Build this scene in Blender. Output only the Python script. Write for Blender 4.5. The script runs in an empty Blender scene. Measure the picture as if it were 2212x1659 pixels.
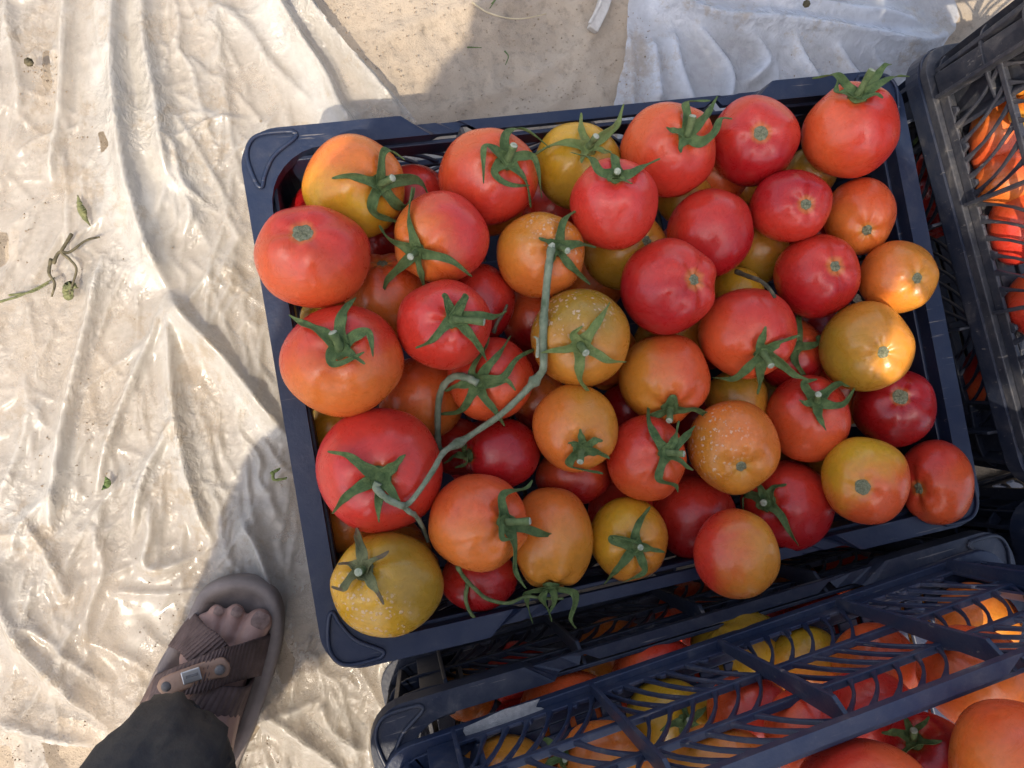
import bpy, bmesh, math, random
import numpy as np
from mathutils import Vector, Matrix, noise
random.seed(7)
S = bpy.context.scene
COL = S.collection

# ------------------------------------------------------------------ camera, sky, sun, exposure
F, CX, CY = 1661.0, 1106.0, 829.5          # the photograph measured at 2212 x 1659
CAMZ = 0.763
NAD = (780.0, 940.0)
zc = np.array([CX-NAD[0], NAD[1]-CY, F]); zc /= np.linalg.norm(zc)
r0 = np.array([1.0, 0, 0]); xc = r0-(r0@zc)*zc; xc /= np.linalg.norm(xc); yc = np.cross(zc, xc)
MC = np.array([xc, yc, zc])                # camera axes -> world
CAM = np.array([0, 0, CAMZ])
cd = bpy.data.cameras.new('camera'); cam = bpy.data.objects.new('camera', cd); COL.objects.link(cam)
cam.matrix_world = Matrix([list(MC[i])+[CAM[i]] for i in range(3)]+[[0, 0, 0, 1]])
cd.sensor_width = 36; cd.lens = F/2212*36; cd.clip_start = 0.02; cd.clip_end = 500
S.camera = cam
SUN_EL, SUN_AZ = 56.0, 62.0                # elevation; direction the light travels over the ground
e, a = math.radians(SUN_EL), math.radians(SUN_AZ)
TO_SUN = Vector((-math.cos(e)*math.cos(a), -math.cos(e)*math.sin(a), math.sin(e)))
W = bpy.data.worlds.new('World'); S.world = W; W.use_nodes = True
nt = W.node_tree; bg = nt.nodes['Background']
sky = nt.nodes.new('ShaderNodeTexSky'); sky.sky_type = 'NISHITA'; sky.sun_disc = False
sky.sun_elevation = e; sky.sun_rotation = math.atan2(TO_SUN.x, TO_SUN.y); sky.dust_density = 3.0; sky.air_density = 0.8; sky.ozone_density = 1.0
hs = nt.nodes.new('ShaderNodeHueSaturation'); hs.inputs['Saturation'].default_value = .78; nt.links.new(sky.outputs[0], hs.inputs['Color']); nt.links.new(hs.outputs[0], bg.inputs[0]); bg.inputs[1].default_value = 0.15
sl = bpy.data.lights.new('sun', 'SUN'); sl.energy = 2.1; sl.angle = math.radians(0.5); sl.color = (1.0, 0.87, 0.69)
so = bpy.data.objects.new('sun', sl); COL.objects.link(so); so.rotation_euler = TO_SUN.to_track_quat('Z', 'Y').to_euler()
S.view_settings.view_transform = 'Standard'; S.view_settings.look = 'None'
S.view_settings.exposure = 1.28; S.view_settings.gamma = 1

# ------------------------------------------------------------------ helpers
def ray(px, py):
    return MC@np.array([px-CX, -(py-CY), -F])/F
def gp(px, py, z=0.0):                     # where the sight line through a measured point meets height z
    v = ray(px, py); return CAM+v*((CAMZ-z)/-v[2])
def proj(P):
    c = MC.T@(np.array(P)-CAM); return (CX+F*c[0]/-c[2], CY-F*c[1]/-c[2])
REG = {'A': (488, 271), 'B': (737.4, 0), 'C': (1474.7, 0), 'D': (737.4, 553), 'E': (1474.7, 553), 'G': (737.4, 1106), 'H': (1474.7, 1106), 'K': (0, 1106), '-': (0, 0)}
def zp(reg, p):
    if reg == '-': return p
    o = REG[reg]; return (o[0]+p[0]/3.0, o[1]+p[1]/3.0)

def link(name, me, mat=None, parent=None):
    o = bpy.data.objects.new(name, me); COL.objects.link(o)
    if mat: me.materials.append(mat)
    if parent: o.parent = parent
    return o
def tag(o, label=None, cat=None, group=None, kind=None):
    if label: o['label'] = label
    if cat: o['category'] = cat
    if group: o['group'] = group
    if kind: o['kind'] = kind
    return o
def empty(name, loc, rz=0.0):
    o = bpy.data.objects.new(name, None); COL.objects.link(o); o.location = loc; o.rotation_euler = (0, 0, rz); o.empty_display_size = .02
    return o
def mesh(name, vs, fs, smooth=True):
    me = bpy.data.meshes.new(name); me.from_pydata([tuple(v) for v in vs], [], fs)
    if smooth: me.polygons.foreach_set('use_smooth', [True]*len(me.polygons))
    me.update(); return me
def bevel(o, w=.0008, seg=2):
    m = o.modifiers.new('bevel', 'BEVEL'); m.width = w; m.segments = seg; m.limit_method = 'ANGLE'; m.angle_limit = math.radians(40)

class MB:
    def __init__(s): s.v = []; s.f = []
    def add(s, vs, fs):
        n = len(s.v); s.v += [tuple(v) for v in vs]; s.f += [tuple(i+n for i in f) for f in fs]
    def box(s, c, sx, sy, sz):
        x, y, z = c; vs = [(x+i*sx/2, y+j*sy/2, z+k*sz/2) for i in (-1, 1) for j in (-1, 1) for k in (-1, 1)]
        s.add(vs, [(0, 1, 3, 2), (4, 6, 7, 5), (0, 4, 5, 1), (2, 3, 7, 6), (0, 2, 6, 4), (1, 5, 7, 3)])
    def bar(s, pts, nrm, w, t):            # a flat bar along a polyline; w across, t along the normal
        pts = [Vector(p) for p in pts]; n = len(pts); vs = []
        for i, p in enumerate(pts):
            d = (pts[min(i+1, n-1)]-pts[max(i-1, 0)]).normalized()
            N = Vector(nrm[i] if isinstance(nrm, list) else nrm).normalized(); sd = d.cross(N).normalized()*(w[i] if isinstance(w, list) else w)/2
            N = sd.cross(d).normalized()*t/2
            vs += [p-sd-N, p+sd-N, p+sd+N, p-sd+N]
        fs = [(3, 2, 1, 0)]
        for i in range(n-1):
            for k in range(4):
                fs.append((i*4+k, i*4+(k+1) % 4, (i+1)*4+(k+1) % 4, (i+1)*4+k))
        b = (n-1)*4; fs.append((b, b+1, b+2, b+3)); s.add(vs, fs)
    def tube(s, pts, rad, seg=8, closed=False):
        pts = [Vector(p) for p in pts]; n = len(pts); vs = []; up = Vector((.13, .21, .97))
        for i, p in enumerate(pts):
            if closed: d = (pts[(i+1) % n]-pts[i-1]).normalized()
            else: d = (pts[min(i+1, n-1)]-pts[max(i-1, 0)]).normalized()
            u = d.cross(up)
            if u.length < .05: u = d.cross(Vector((1, 0, 0)))
            u.normalize(); w = d.cross(u); r = rad[i] if isinstance(rad, (list, tuple)) else rad
            vs += [p+(u*math.cos(2*math.pi*k/seg)+w*math.sin(2*math.pi*k/seg))*r for k in range(seg)]
        fs = []
        for i in range(n if closed else n-1):
            j = (i+1) % n
            for k in range(seg): fs.append((i*seg+k, i*seg+(k+1) % seg, j*seg+(k+1) % seg, j*seg+k))
        if not closed: fs.append(tuple(range(seg-1, -1, -1))); fs.append(tuple((n-1)*seg+k for k in range(seg)))
        s.add(vs, fs)
    def build(s, name, mat, parent=None, smooth=False): return link(name, mesh(name, s.v, s.f, smooth), mat, parent)

def smoothpath(pts, n):                    # Catmull-Rom through the points
    P = [np.array(p, float) for p in pts]
    if len(P) == 2: return [P[0]+(P[1]-P[0])*i/(n-1) for i in range(n)]
    P = [2*P[0]-P[1]]+P+[2*P[-1]-P[-2]]; segs = len(P)-3; out = []
    for i in range(n):
        t = i/(n-1)*segs; k = min(int(t), segs-1); t -= k
        a, b, c, d = P[k:k+4]
        out.append(.5*(2*b+(c-a)*t+(2*a-5*b+4*c-d)*t*t+(3*b-a-3*c+d)*t**3))
    return out

# ------------------------------------------------------------------ materials
def nodes(name):
    m = bpy.data.materials.new(name); m.use_nodes = True; t = m.node_tree
    return m, t, t.nodes['Principled BSDF'], t.nodes['Material Output']
def N(t, kind, **kw):
    n = t.nodes.new(kind)
    for k, v in kw.items():
        if k in n.inputs: n.inputs[k].default_value = v
        else: setattr(n, k, v)
    return n
def L(t, a, b): t.links.new(a, b)
def noise_tex(t, scale, detail=4, rough=.55, vec=None, dist=0.0):
    n = N(t, 'ShaderNodeTexNoise'); n.inputs['Scale'].default_value = scale; n.inputs['Detail'].default_value = detail; n.inputs['Roughness'].default_value = rough; n.inputs['Distortion'].default_value = dist
    if vec: L(t, vec, n.inputs['Vector'])
    return n
def ramp(t, fac, stops):
    r = N(t, 'ShaderNodeValToRGB'); el = r.color_ramp.elements
    while len(el) < len(stops): el.new(.5)
    for q, (p, c) in zip(el, stops):
        q.position = p; q.color = (c[0], c[1], c[2], 1) if isinstance(c, (tuple, list)) else (c, c, c, 1)
    L(t, fac, r.inputs[0]); return r
def mix(t, fac, a, b):
    m = N(t, 'ShaderNodeMix', data_type='RGBA')
    for i, v in ((0, fac), (6, a), (7, b)):
        if hasattr(v, 'is_linked') or hasattr(v, 'links'): L(t, v, m.inputs[i])
        else: m.inputs[i].default_value = v if i == 0 else (v[0], v[1], v[2], 1)
    return m.outputs[2]
def bump(t, h, strength, dist, b, prev=None):
    n = N(t, 'ShaderNodeBump'); n.inputs['Strength'].default_value = strength; n.inputs['Distance'].default_value = dist
    L(t, h, n.inputs['Height'])
    if prev: L(t, prev.outputs[0], n.inputs['Normal'])
    L(t, n.outputs[0], b.inputs['Normal']); return n
def simple(name, c1, c2, scale=40, rough=.6, bmp=.2, bdist=.001, spec=.5):
    m, t, b, o = nodes(name); tc = N(t, 'ShaderNodeTexCoord'); v = tc.outputs['Object']
    n1 = noise_tex(t, scale, 5, .6, v); r = ramp(t, n1.outputs[0], [(.3, c1), (.7, c2)]); L(t, r.outputs[0], b.inputs['Base Color'])
    b.inputs['Roughness'].default_value = rough; b.inputs['Specular IOR Level'].default_value = spec
    n2 = noise_tex(t, scale*8, 4, .6, v); bump(t, n2.outputs[0], bmp, bdist, b); return m

def crate_mat(name, base=(.022, .028, .045), dust=.5, seed=0.0):
    m, t, b, o = nodes(name); tc = N(t, 'ShaderNodeTexCoord'); mp = N(t, 'ShaderNodeMapping'); L(t, tc.outputs['Object'], mp.inputs[0]); mp.inputs['Location'].default_value = (seed, seed*.7, 0); v = mp.outputs[0]
    n1 = noise_tex(t, 14, 6, .7, v); n2 = noise_tex(t, 420, 3, .6, v); n3 = noise_tex(t, 60, 5, .7, v, .5)
    mu = N(t, 'ShaderNodeMath', operation='MULTIPLY'); L(t, n1.outputs[0], mu.inputs[0]); L(t, n3.outputs[0], mu.inputs[1])
    d = ramp(t, mu.outputs[0], [(.16, .05*dust), (.30, .22*dust), (.42, .65*dust)])
    sp = ramp(t, n2.outputs[0], [(.66, 0.0), (.76, .5*dust)])
    ad = N(t, 'ShaderNodeMath', operation='ADD'); ad.use_clamp = True; L(t, d.outputs[0], ad.inputs[0]); L(t, sp.outputs[0], ad.inputs[1])
    ms_ = N(t, 'ShaderNodeMapping'); L(t, v, ms_.inputs[0]); ms_.inputs['Scale'].default_value = (14, 260, 90); ms_.inputs['Rotation'].default_value = (.2, .1, .5); ns_ = noise_tex(t, 1.0, 4, .6, ms_.outputs[0]); sr_ = ramp(t, ns_.outputs[0], [(.66, 0.0), (.70, .42)])
    a3 = N(t, 'ShaderNodeMath', operation='ADD'); a3.use_clamp = True; L(t, ad.outputs[0], a3.inputs[0]); L(t, sr_.outputs[0], a3.inputs[1]); ad = a3
    c = mix(t, ad.outputs[0], base, (.30, .27, .235)); L(t, c, b.inputs['Base Color'])
    rr = ramp(t, ad.outputs[0], [(0, .38), (.5, .75)]); L(t, rr.outputs[0], b.inputs['Roughness']); b.inputs['Specular IOR Level'].default_value = .42
    k = bump(t, n2.outputs[0], .25, .0006, b); n4 = noise_tex(t, 90, 4, .6, v); bump(t, n4.outputs[0], .3, .0012, b, k)
    return m

def tomato_mat(name, A, B, dirv, shift=0.0, sharp=.5, blister=0.0, bdir=(0, 0, 1), dusty=.5, R=.04, pole=None, halo=.0):
    m, t, b, o = nodes(name); tc = N(t, 'ShaderNodeTexCoord'); v = tc.outputs['Object']
    sd = random.random()*40
    mp = N(t, 'ShaderNodeMapping'); L(t, v, mp.inputs[0]); mp.inputs['Scale'].default_value = (1/R,)*3
    mo = N(t, 'ShaderNodeVectorMath', operation='ADD'); L(t, mp.outputs[0], mo.inputs[0]); mo.inputs[1].default_value = (sd, sd*.6, -sd)
    dt = N(t, 'ShaderNodeVectorMath', operation='DOT_PRODUCT'); L(t, mp.outputs[0], dt.inputs[0]); dt.inputs[1].default_value = dirv
    n1 = noise_tex(t, 1.1, 3, .5, mo.outputs[0], .3)
    s = N(t, 'ShaderNodeMath', operation='MULTIPLY_ADD'); L(t, n1.outputs[0], s.inputs[0]); s.inputs[1].default_value = 1.1; L(t, dt.outputs['Value'], s.inputs[2])
    r = ramp(t, s.outputs[0], [(0, A), (1, B)])
    mr = N(t, 'ShaderNodeMapRange'); L(t, s.outputs[0], mr.inputs[0]); mr.inputs[1].default_value = .55-sharp+shift; mr.inputs[2].default_value = .55+sharp+shift; mr.interpolation_type = 'SMOOTHSTEP'
    L(t, mr.outputs[0], r.inputs[0]) if False else t.links.new(mr.outputs[0], r.inputs[0])
    # fine mottling of the skin
    n2 = noise_tex(t, 9, 6, .7, mo.outputs[0]); mot = ramp(t, n2.outputs[0], [(.3, .86), (.7, 1.1)])
    mm = N(t, 'ShaderNodeMix', data_type='RGBA', blend_type='MULTIPLY'); mm.inputs[0].default_value = 1; L(t, r.outputs[0], mm.inputs[6]); L(t, mot.outputs[0], mm.inputs[7])
    n3 = noise_tex(t, 2.2, 7, .78, mo.outputs[0], 1.2); dm = ramp(t, n3.outputs[0], [(.52, .0), (.68, .07*dusty), (.82, .22*dusty)])
    vo = N(t, 'ShaderNodeTexVoronoi'); vo.inputs['Scale'].default_value = 13; L(t, mo.outputs[0], vo.inputs['Vector'])
    fl = ramp(t, vo.outputs['Distance'], [(.035, .5*dusty), (.06, 0.0)])
    ad = N(t, 'ShaderNodeMath', operation='ADD'); ad.use_clamp = True; L(t, dm.outputs[0], ad.inputs[0]); L(t, fl.outputs[0], ad.inputs[1])
    fac = ad.outputs[0]; k = None
    if blister > 0:
        db = N(t, 'ShaderNodeVectorMath', operation='DOT_PRODUCT'); L(t, mp.outputs[0], db.inputs[0]); db.inputs[1].default_value = bdir
        rg = ramp(t, db.outputs['Value'], [(.2, 0.0), (.65, 1.0)])
        vb = N(t, 'ShaderNodeTexVoronoi'); vb.inputs['Scale'].default_value = 12.0
        nd = noise_tex(t, 14, 2, .5, mo.outputs[0]); va = N(t, 'ShaderNodeVectorMath', operation='MULTIPLY_ADD'); L(t, nd.outputs['Color'], va.inputs[0]); va.inputs[1].default_value = (.10,)*3; L(t, mo.outputs[0], va.inputs[2]); L(t, va.outputs[0], vb.inputs['Vector'])
        sr = N(t, 'ShaderNodeSeparateColor'); L(t, vb.outputs['Color'], sr.inputs[0]); rs = N(t, 'ShaderNodeMath', operation='MULTIPLY_ADD'); L(t, sr.outputs[0], rs.inputs[0]); rs.inputs[1].default_value = .46; rs.inputs[2].default_value = .04
        su = N(t, 'ShaderNodeMath', operation='SUBTRACT'); L(t, rs.outputs[0], su.inputs[0]); L(t, vb.outputs['Distance'], su.inputs[1]); rb = ramp(t, su.outputs[0], [(.0, 0.0), (.10, .55*blister)])
        mb = N(t, 'ShaderNodeMath', operation='MULTIPLY'); L(t, rg.outputs[0], mb.inputs[0]); L(t, rb.outputs[0], mb.inputs[1])
        a2 = N(t, 'ShaderNodeMath', operation='ADD'); a2.use_clamp = True; L(t, fac, a2.inputs[0]); L(t, mb.outputs[0], a2.inputs[1]); fac = a2.outputs[0]
        k = bump(t, mb.outputs[0], .5, .001, b)
    skin = mm.outputs[2]
    if pole is not None:
        nz = N(t, 'ShaderNodeVectorMath', operation='NORMALIZE'); L(t, v, nz.inputs[0]); dp = N(t, 'ShaderNodeVectorMath', operation='DOT_PRODUCT'); L(t, nz.outputs[0], dp.inputs[0]); dp.inputs[1].default_value = pole
        pa = N(t, 'ShaderNodeMath', operation='MULTIPLY_ADD'); L(t, n2.outputs[0], pa.inputs[0]); pa.inputs[1].default_value = .03; L(t, dp.outputs['Value'], pa.inputs[2])
        hr = ramp(t, pa.outputs[0], [(.972, 0.0), (1.0, halo)]); skin = mix(t, hr.outputs[0], skin, (.50, .27, .035))
    c = mix(t, fac, skin, (.68, .50, .36)); L(t, c, b.inputs['Base Color'])
    rr = ramp(t, n3.outputs[0], [(.35, .22), (.72, .42)]); L(t, rr.outputs[0], b.inputs['Roughness'])
    b.inputs['Specular IOR Level'].default_value = .48
    b.inputs['Subsurface Weight'].default_value = .12; b.inputs['Subsurface Radius'].default_value = (.008, .002, .001); b.inputs['Subsurface Scale'].default_value = .5
    n5 = noise_tex(t, 5, 3, .5, mo.outputs[0]); bump(t, n5.outputs[0], .12, .004, b, k)
    return m

M_SAND, t, b, o = nodes('sand'); tc = N(t, 'ShaderNodeTexCoord'); v = tc.outputs['Object']
n1 = noise_tex(t, 6, 8, .6, v, .4); n2 = noise_tex(t, 90, 6, .7, v); n3 = noise_tex(t, 700, 3, .6, v)
r = ramp(t, n1.outputs[0], [(.3, (.29, .235, .175)), (.5, (.38, .315, .24)), (.72, (.46, .385, .295))]); r2 = ramp(t, n2.outputs[0], [(.30, .70), (.48, 1.0)])
mm = N(t, 'ShaderNodeMix', data_type='RGBA', blend_type='MULTIPLY'); mm.inputs[0].default_value = 1; L(t, r.outputs[0], mm.inputs[6]); L(t, r2.outputs[0], mm.inputs[7])
L(t, mm.outputs[2], b.inputs['Base Color']); b.inputs['Roughness'].default_value = .95; b.inputs['Specular IOR Level'].default_value = .1
k = bump(t, n2.outputs[0], .45, .006, b); bump(t, n3.outputs[0], .5, .0012, b, k)

def film_mat(name, base, alpha_lo, alpha_hi, seed):
    m, t, b, o = nodes(name); tc = N(t, 'ShaderNodeTexCoord'); mp = N(t, 'ShaderNodeMapping'); L(t, tc.outputs['Object'], mp.inputs[0]); mp.inputs['Location'].default_value = (seed, -seed, 0); v = mp.outputs[0]
    n1 = noise_tex(t, 9, 6, .65, v, .4); n2 = noise_tex(t, 38, 6, .65, v, .4); n5 = noise_tex(t, 160, 5, .7, v)
    c = ramp(t, n5.outputs[0], [(.35, tuple(x*.90 for x in base)), (.6, base)]); n6 = noise_tex(t, 16, 12, .80, v, .1); dr_ = ramp(t, n6.outputs[0], [(.54, 0.0), (.585, .5), (.70, .85)]); L(t, mix(t, dr_.outputs[0], c.outputs[0], (.40, .315, .215)), b.inputs['Base Color'])
    rr = ramp(t, n2.outputs[0], [(.35, .13), (.62, .40)]); L(t, rr.outputs[0], b.inputs['Roughness']); b.inputs['Specular IOR Level'].default_value = .72
    n3 = noise_tex(t, 42, 3, .5, v); vo = N(t, 'ShaderNodeTexVoronoi', feature='DISTANCE_TO_EDGE'); vo.inputs['Scale'].default_value = 70
    va = N(t, 'ShaderNodeVectorMath', operation='MULTIPLY_ADD'); L(t, n2.outputs['Color'], va.inputs[0]); va.inputs[1].default_value = (.03, .03, .03); L(t, v, va.inputs[2]); L(t, va.outputs[0], vo.inputs['Vector'])
    vr = ramp(t, vo.outputs['Distance'], [(0, 1.0), (.4, 0.0)])
    msk = ramp(t, n1.outputs[0], [(.48, 0.0), (.58, 1.0)]); ms = N(t, 'ShaderNodeMath', operation='MULTIPLY'); L(t, vr.outputs[0], ms.inputs[0]); L(t, msk.outputs[0], ms.inputs[1])
    k = bump(t, n3.outputs[0], .10, .004, b); bump(t, ms.outputs[0], .7, .0020, b, k)
    tr = N(t, 'ShaderNodeBsdfTransparent'); tl = N(t, 'ShaderNodeBsdfTranslucent'); tl.inputs[0].default_value = (base[0], base[1], base[2], 1)
    m1 = N(t, 'ShaderNodeMixShader'); m1.inputs[0].default_value = .25; L(t, b.outputs[0], m1.inputs[1]); L(t, tl.outputs[0], m1.inputs[2])
    n4 = noise_tex(t, 7, 7, .7, v, .3); al = ramp(t, n4.outputs[0], [(.34, alpha_lo), (.64, alpha_hi)])
    at = N(t, 'ShaderNodeAttribute', attribute_name='layers'); ad = N(t, 'ShaderNodeMath', operation='ADD'); ad.use_clamp = True; L(t, al.outputs[0], ad.inputs[0]); L(t, at.outputs['Fac'], ad.inputs[1])
    m2 = N(t, 'ShaderNodeMixShader'); L(t, ad.outputs[0], m2.inputs[0]); L(t, tr.outputs[0], m2.inputs[1]); L(t, m1.outputs[0], m2.inputs[2]); L(t, m2.outputs[0], o.inputs[0])
    return m
M_FILM = film_mat('polythene_dusty', (.54, .51, .455), .24, .66, 3.0)
M_FILM2 = film_mat('polythene_white', (.62, .65, .70), .42, .72, 11.0)
def calyx_mat(name, c1, c2, tipc, amt):
    m, t, b, o = nodes(name); tc = N(t, 'ShaderNodeTexCoord'); v = tc.outputs['Object']; n1 = noise_tex(t, 150, 5, .65, v); r = ramp(t, n1.outputs[0], [(.3, c1), (.7, c2)])
    at = N(t, 'ShaderNodeAttribute', attribute_name='tip'); n2 = noise_tex(t, 220, 4, .6, v); ad = N(t, 'ShaderNodeMath', operation='MULTIPLY_ADD'); L(t, n2.outputs[0], ad.inputs[0]); ad.inputs[1].default_value = .5; L(t, at.outputs['Fac'], ad.inputs[2])
    f = ramp(t, ad.outputs[0], [(1.25-amt, 0.0), (1.42-amt, .9)]); L(t, mix(t, f.outputs[0], r.outputs[0], tipc), b.inputs['Base Color'])
    b.inputs['Roughness'].default_value = .72; b.inputs['Specular IOR Level'].default_value = .3; n3 = noise_tex(t, 900, 4, .6, v); bump(t, n3.outputs[0], .8, .0012, b); return m
M_CALYX = calyx_mat('calyx_green', (.040, .080, .022), (.135, .185, .060), (.36, .30, .15), .08)
M_CALYX_DRY = calyx_mat('calyx_drying', (.08, .09, .035), (.20, .20, .09), (.12, .085, .05), .35)
M_CALYX_PALE = calyx_mat('calyx_yellow_green', (.10, .15, .035), (.22, .25, .08), (.30, .22, .10), .05)
M_STUB = simple('stem_green', (.06, .10, .03), (.17, .21, .08), 200, .7, .6, .001, .3)
M_CUT = simple('stem_cut_end', (.20, .24, .15), (.48, .48, .36), 400, .8, .5, .0005, .2)
M_SCAR = simple('stem_scar', (.13, .15, .07), (.42, .40, .26), 700, .85, .9, .0012, .2)
M_VINE = simple('vine_green', (.09, .125, .065), (.28, .31, .205), 110, .75, .7, .0012, .3)
M_DRY = simple('dry_vine', (.04, .036, .022), (.16, .135, .08), 120, .85, .6, .001, .2)
M_WOOD = simple('weathered_slat', (.42, .39, .35), (.62, .59, .54), 60, .8, .5, .001, .2)
M_MUD = simple('caked_mud', (.42, .39, .36), (.66, .62, .57), 160, .95, 1.0, .003, .1)
M_SKIN = simple('skin', (.34, .19, .145), (.46, .28, .22), 45, .55, .35, .001, .4)
M_NAIL = simple('toenail', (.13, .075, .06), (.30, .20, .16), 160, .45, .3, .0005, .4)
M_SOLE = simple('sandal_foam', (.17, .14, .125), (.27, .225, .20), 35, .8, .35, .001, .25)
M_STRAP = simple('sandal_webbing', (.085, .055, .048), (.165, .112, .098), 60, .8, .6, .001, .25)
M_LEATHER = simple('brown_leather', (.26, .145, .09), (.38, .23, .15), 50, .5, .4, .001, .5)
M_CLOTH = simple('dark_trouser_cloth', (.028, .029, .034), (.085, .074, .060), 30, .85, .7, .0012, .2)
M_SHIRT = simple('grey_shirt', (.10, .11, .13), (.17, .18, .20), 18, .85, .7, .0012, .2)
M_HAIR = simple('dark_hair', (.012, .01, .009), (.03, .025, .02), 90, .6, .6, .002, .4)
M_METAL, t, b, o = nodes('metal_plate'); b.inputs['Metallic'].default_value = 1; b.inputs['Base Color'].default_value = (.55, .54, .52, 1); b.inputs['Roughness'].default_value = .38
M_RIVET = simple('dull_rivet', (.10, .09, .085), (.20, .18, .165), 200, .5, .2)
M_ICON = simple('engraved_dark', (.12, .11, .10), (.2, .19, .18), 300, .5, .2)

# ------------------------------------------------------------------ ground
def ground():
    xs = list(np.arange(-.75, 1.2, .006)); ys = list(np.arange(-.85, .8, .006))
    far = [2, 4, 9, 25, 70, 200]
    xs = [-f for f in reversed(far)]+xs+far; ys = [-f for f in reversed(far)]+ys+far
    prints = [(.20, .46, 1.2, 1), (.33, .50, 1.7, -1), (.43, .44, 1.45, 1), (.12, .40, .4, 1), (.30, .36, 2.1, 1), (.52, .40, 1.0, 1), (.55, .62, 1.3, 1)]
    vs = []
    for y in ys:
        for x in xs:
            z = 0
            if abs(x) < 1.5 and abs(y) < 1.2:
                z = .007*noise.noise(Vector((x*5, y*5, 0)))+.0035*noise.noise(Vector((x*17, y*17, 3)))+.0022*noise.noise(Vector((x*48, y*48, 7)))
                c = noise.noise(Vector((x*24, y*24, 5))); z += .003*max(0, 1-abs(c)*9)*max(0, noise.noise(Vector((x*7, y*7, 9)))+.15)
                for (fx, fy, an, sg) in prints:
                    dx, dy = x-fx, y-fy; u = dx*math.cos(an)+dy*math.sin(an); w = -dx*math.sin(an)+dy*math.cos(an)
                    q = (u/.13)**2+(w/(.045-.01*u/.13))**2
                    if q < 1.6:
                        z += -.004*max(0, 1-q) + (.003*math.exp(-((q-1.15)/.25)**2))
                        if q < .9: z += .0016*math.sin(u*2*math.pi/.018+sg*abs(w)*90)
            vs.append((x, y, z-.004))
    nx = len(xs); fs = [(j*nx+i, j*nx+i+1, (j+1)*nx+i+1, (j+1)*nx+i) for j in range(len(ys)-1) for i in range(nx-1)]
    o = link('ground', mesh('ground', vs, fs), M_SAND); tag(o, kind='structure')
ground()

def inpoly(x, y, poly):
    c = False; n = len(poly)
    for i in range(n):
        x1, y1 = poly[i]; x2, y2 = poly[i-1]
        if (y1 > y) != (y2 > y) and x < (x2-x1)*(y-y1)/(y2-y1)+x1: c = not c
    return c
def g2(p): q = gp(p[0], p[1], 0); return (q[0], q[1])

def sdist(X, Y, poly):                     # signed distance, positive inside
    best = np.full(X.shape, 9.0); ins = np.zeros(X.shape, bool); n = len(poly)
    for i in range(n):
        (x1, y1), (x2, y2) = poly[i], poly[i-1]; dx, dy = x2-x1, y2-y1; t = np.clip(((X-x1)*dx+(Y-y1)*dy)/(dx*dx+dy*dy+1e-12), 0, 1)
        best = np.minimum(best, np.hypot(X-x1-t*dx, Y-y1-t*dy))
        c = ((y1 > Y) != (y2 > Y)) & (X < (x2-x1)*(Y-y1)/((y2-y1) if y2 != y1 else 1e-9)+x1); ins ^= c
    return np.where(ins, best, -best)

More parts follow.
